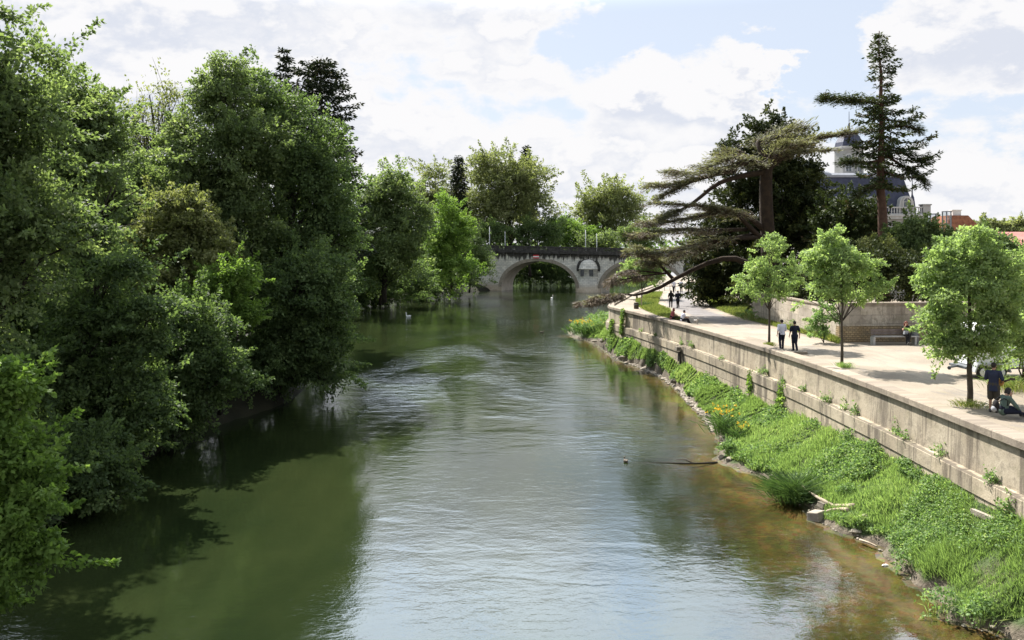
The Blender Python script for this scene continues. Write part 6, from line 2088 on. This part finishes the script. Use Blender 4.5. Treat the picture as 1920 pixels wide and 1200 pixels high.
q, rn = blades('grass', p, hgt * (0.7 + 0.7 * rng.random(len(p))), 0.022 * sz * (0.7 + 0.6 * rng.random(len(p))), 'blade', 0.42, tone=0.40 * patchy(p, 0.45))
o = quads('grass', q, M['blade'], None, rn)
tag(o, 'bright green grass covering the river bank under the quay wall', 'grass', kind='stuff')
# broad leaved weeds through the grass
N = 34000
yv = 17 + (84 - 17) * rng.random(N) ** 1.9
p = bank_point(yv, 0.10 + 0.88 * rng.random(N))
keep = patchy(p, 1.1) + 0.30 * rng.random(N) > 0.80
p, yv = p[keep], yv[keep]
li = np.repeat(np.arange(len(p)), 7)
m = len(li)
pos = p[li] + rng.normal(size=(m, 3)) * (0.08, 0.08, 0.06) + (0, 0, 0.20)
L = 0.075 * np.clip(yv[li] / 30, 0.9, 2.2) * (0.6 + 0.8 * rng.random(m))
q = leaf_quads(pos, unit(rng.normal(size=(m, 3)) + (0, 0, 0.2)), unit(rng.normal(size=(m, 3)) * 0.6 + (0, 0, 1)), L, L * 0.75)
o = quads('undergrowth', q, M['weed'], None, rng.random(m))
tag(o, 'low broad leaved weeds growing through the bank grass', 'weeds', kind='stuff')
# shore gravel: pebbles nobody could count
N = 2600
yv = 20 + 64 * rng.random(N) ** 1.3
tt = np.abs(rng.normal(size=N)) * 0.55
ex = edge_x(yv) + tt * 0.9 - 0.15
p = np.stack([ex, yv, 0.02 + 0.22 * np.clip(tt, 0, 1)], 1)
keep = (rng.random(N) < np.where((yv > 47) & (yv < 76), 0.85, 0.10))
g = Geo()
for k in np.where(keep)[0]:
    s = (0.03 + 0.09 * rng.random() ** 2.2) * np.clip(yv[k] / 38, 0.8, 1.8)
    g.ball(p[k], (s * (1 + .4 * rng.random()), s * (0.8 + .4 * rng.random()), s * 0.6), 6, 4, 0.14)
o = g.build('shore_gravel', M['stone'], None)
tag(o, 'pale pebbles strewn along the water edge', 'gravel', kind='stuff')

# verge grass on the quay
qs, rs = [], []
for P in VERGES:
    a, b = P.shape[:2]
    m = 26000
    i, j = rng.integers(0, a - 1, m), rng.integers(0, b - 1, m)
    u, v = rng.random((m, 1)), rng.random((m, 1))
    p = P[i, j] * (1 - u) * (1 - v) + P[i + 1, j] * u * (1 - v) + P[i, j + 1] * (1 - u) * v + P[i + 1, j + 1] * u * v
    keep = patchy(p, 0.9) + 0.3 * rng.random(m) > 0.38
    p = p[keep]
    q, rn = blades('v', p, 0.20 + 0.42 * rng.random(len(p)) * patchy(p, .7), np.full(len(p), 0.05), 'blade_dry', 0.5)
    qs.append(q); rs.append(rn)
o = quads('verge_grass', np.concatenate(qs), M['blade_dry'], None, np.concatenate(rs))
tag(o, 'dry yellowish grass of the verges beside the path', 'grass', kind='stuff')


def tuft(name, label, cat, p, n, h, spread, mt, wd=0.03, lean=0.5, flowers=0, fmt='yellow', leafy=0, group=None, leafmat='weed'):
    p = np.asarray(p, float)
    e = empty(name, tuple(p), label, cat, group)
    if n:
        b = p + rng.normal(size=(n, 3)) * (spread * .45, spread * .45, 0)
        dirv_ = unit((b - p) * (1, 1, 0) / max(spread, .01) * lean + rng.normal(size=(n, 3)) * 0.16 + (0, 0, 1))
        ln = h * (0.55 + 0.6 * rng.random(n))
        nm = unit(rng.normal(size=(n, 3)) * (1, 1, .2))
        q1 = leaf_quads(b, dirv_, nm, ln * .62, np.full(n, wd), .6)
        d2 = unit(dirv_ + unit(dirv_ * (1, 1, 0) + 1e-3 * rng.normal(size=(n, 3))) * (0.5 + .5 * rng.random((n, 1))) - (0, 0, 0.35))
        q2 = leaf_quads(b + dirv_ * ln[:, None] * .52, d2, nm, ln * .5, np.full(n, wd * .8), .35)
        quads('leaves' if not leafy else 'stems', np.concatenate([q1, q2]), M[mt], e, np.tile(rng.random(n), 2), p)
    if leafy:
        q, rn, cc = crown([(p + (0, 0, h * .5), np.array([spread, spread, h * .55]), 1)], leafy, 0.09 if h < 1 else 0.13, clump=0.14, per=14, zmin=p[2] - 0.1)
        quads('foliage', q, M[leafmat], e, rn, p)
    if flowers:
        c = p + rng.normal(size=(flowers, 3)) * (spread * .62, spread * .62, h * .10) + (0, 0, h * .98)
        li = np.repeat(np.arange(flowers), 5)
        q = leaf_quads(c[li] + rng.normal(size=(len(li), 3)) * .02, unit(rng.normal(size=(len(li), 3)) + (0, 0, .4)), rdir(len(li)), np.full(len(li), 0.11), np.full(len(li), 0.08))
        quads('flowers', q, M[fmt], e, rng.random(len(li)), p)
    return e


tuft('iris_clump', 'clump of yellow flag iris in flower at the water edge', 'plant', GB(1362, 818), 300, 1.5, 0.65, 'iris', 0.05, 0.45, 20)
tuft('iris_clump', 'smaller iris clump with few flowers just above the dark shrub', 'plant', GB(1384, 826), 110, 0.8, 0.45, 'iris', 0.045, 0.4, 6)
tuft('bank_shrub', 'compact dark leaved shrub at the gravel tip under the iris', 'shrub', GB(1366, 852), 20, 0.6, 0.3, 'iris', 0.03, 0.4, 0, leafy=1100)
tuft('sedge_tussock', 'big arching sedge tussock hanging over the shallow water', 'plant', GB(1492, 940), 1700, 1.35, 0.75, 'sedge', 0.026, 0.75)
tuft('sedge_tussock', 'small upright grass tuft on the little point', 'plant', GB(1606, 985), 220, 0.55, 0.22, 'blade', 0.02, 0.4)
tuft('flower_clump', 'large yellow flowering clump on the corner of the bank below the wall bend', 'plant', np.array([8.9, 96.5, 0.4]), 420, 1.6, 1.5, 'iris', 0.07, 0.5, 60, leafy=2600)
tuft('flower_clump', 'greyish leafy clump at the outer tip of the bank corner', 'plant', np.array([7.9, 101.0, 0.2]), 160, 1.5, 1.3, 'iris', 0.07, 0.5, 16, leafy=2200)
tuft('bank_shrub', 'tall leafy green growth against the bend of the quay wall', 'shrub', np.array([10.2, 93.0, 1.2]), 200, 1.5, 1.4, 'blade', 0.06, 0.5, 0, leafy=2600)
tuft('bank_shrub', 'leafy green growth behind the yellow flowering clump', 'shrub', np.array([10.2, 99.0, 1.2]), 200, 1.6, 1.6, 'blade', 0.06, 0.5, 0, leafy=2600)
for k, (px, py, z, s, lab) in enumerate([(1596, 830, 1.3, .40, 'bushy dark weed at the wall foot below the middle street tree'), (1640, 848, 1.4, .32, 'second bushy weed along the wall foot'), (1590, 930, .85, .26, 'dark leaved dock plant behind the driftwood'),
                                        (1560, 796, 1.4, .28, 'pale stalky weed at the wall foot'), (1700, 884, 1.7, .26, 'thin tall weed against the lower wall course'), (1760, 1150, .25, .5, 'leafy weed patch at the water edge in the bottom corner'),
                                        (1700, 1065, .35, .4, 'leafy weed patch on the sandy shore'), (1835, 1172, .35, .5, 'leafy weed patch closest to the camera'), (1900, 970, 1.9, .35, 'weed clump at the foot of the wall at the picture edge'), (1715, 905, 1.5, .3, 'feathery weed tuft in front of the lower wall')]):
    tuft('weed_plant', lab, 'plant', GB(px, py), 40, s * 1.3, s, 'blade', 0.02, 0.4, 0, leafy=500)
# weeds rooted in the ledge of the wall
WEEDW = 'little weeds rooted in the quay wall'
for k, yv_ in enumerate([26.2, 29.4, 32.2, 32.9, 37.0, 38.1, 40.0, 43.1, 46.0, 48.5, 49.3, 56, 62.2, 64.6, 71, 75]):
    i = int(np.argmin(np.abs(Wl[:, 1] - yv_) + (Wl[:, 1] > 86) * 99))
    p = np.array([*(Wl[i] + WN[i] * 0.64), 2.88])
    s = 0.06 + 0.15 * rng.random() ** 1.6
    tuft('wall_weed', 'little green weed rooted in the ledge of the quay wall', 'plant', p, 14, s * 1.4, s * .6, 'blade', 0.02, 0.6, 0, leafy=int(120 + 160 * rng.random()), group=WEEDW)
for (yv_, z0, z1, wd_, n_, lab) in [(80.0, 2.2, 4.55, 0.45, 1500, 'bright ivy column climbing the quay wall near its bend'), (83.2, 2.2, 3.3, 0.7, 1100, 'leafy ivy patch low on the quay wall beside the bend'), (45.8, 1.6, 2.9, 0.5, 420, 'thin straggling creeper on the lower wall course'), (50.5, 1.6, 2.9, 0.4, 300, 'sparse creeper below the ledge, farther along the wall')]:
    i = int(np.argmin(np.abs(Wl[:, 1] - yv_) + (Wl[:, 1] > 86) * 99))
    base = np.array([*(Wl[i] + WN[i] * 0.88), z0])
    e = empty('ivy', tuple(base), lab, 'plant')
    pos = np.stack([base[0] + WN[i][0] * (0.12 * rng.random(n_) - .2 * np.linspace(0, 1, n_)) + tw[i][0] * rng.normal(size=n_) * wd_ * .5, base[1] + WN[i][1] * 0.1 + tw[i][1] * rng.normal(size=n_) * wd_ * .5, z0 + (z1 - z0) * np.linspace(0, 1, n_)], 1)
    L = 0.14 * (0.6 + .8 * rng.random(n_))
    quads('leaves', leaf_quads(pos, unit(rng.normal(size=(n_, 3)) - (0.4, 0, .3)), unit(rng.normal(size=(n_, 3)) * .6 + (-1, -.4, .3)), L, L * .8), M['leaf_fresh'], e, rng.random(n_), base)
    g = Geo(); g.tube([(0, 0, -0.2), (0.02, 0.05, (z1 - z0) * .5), (0.0, 0, (z1 - z0) * .9)], [0.03, 0.02, 0.01], 5); g.build('stem', M['bark_dark'], e)
# tufts round the street trees
for (px, py, s, lab, mt) in [(1818, 764, .55, 'dry grass tuft round the foot of the largest street tree', 'blade_dry'), (1582, 690, .32, 'grass tuft round the foot of the middle street tree', 'blade'), (1443, 650, .25, 'dry tuft round the foot of the slender street tree', 'blade_dry'),
                             (1208, 575, 0.7, 'dark grass tuft round the bright little tree', 'sedge'), (1905, 735, .8, 'tall weeds beside the white trailer', 'blade_dry'), (1888, 728, .6, 'green weeds close to the trailer wheels', 'blade')]:
    tuft('grass_tuft', lab, 'plant', G(px, py, ZG), 300, 0.34 if s < .6 else 0.7, s, mt, 0.02, 0.4)
for k, (px, py, lab) in enumerate([(1390, 575, 'pale bush at the head of the verge by the thicket'), (1440, 596, 'bush on the verge against the garden side wall'), (1405, 600, 'low bush on the verge opposite the sitting pair'), (1500, 618, 'leafy bush on the verge behind the walking men'), (1530, 628, 'tall weeds on the verge near the wall corner'), (1562, 636, 'weedy clump at the corner of the garden wall')]):
    tuft('verge_bush', lab, 'shrub', G(px, py, ZG), 90, 0.9, 0.8, 'blade_dry', 0.03, 0.5, 0, leafy=700)
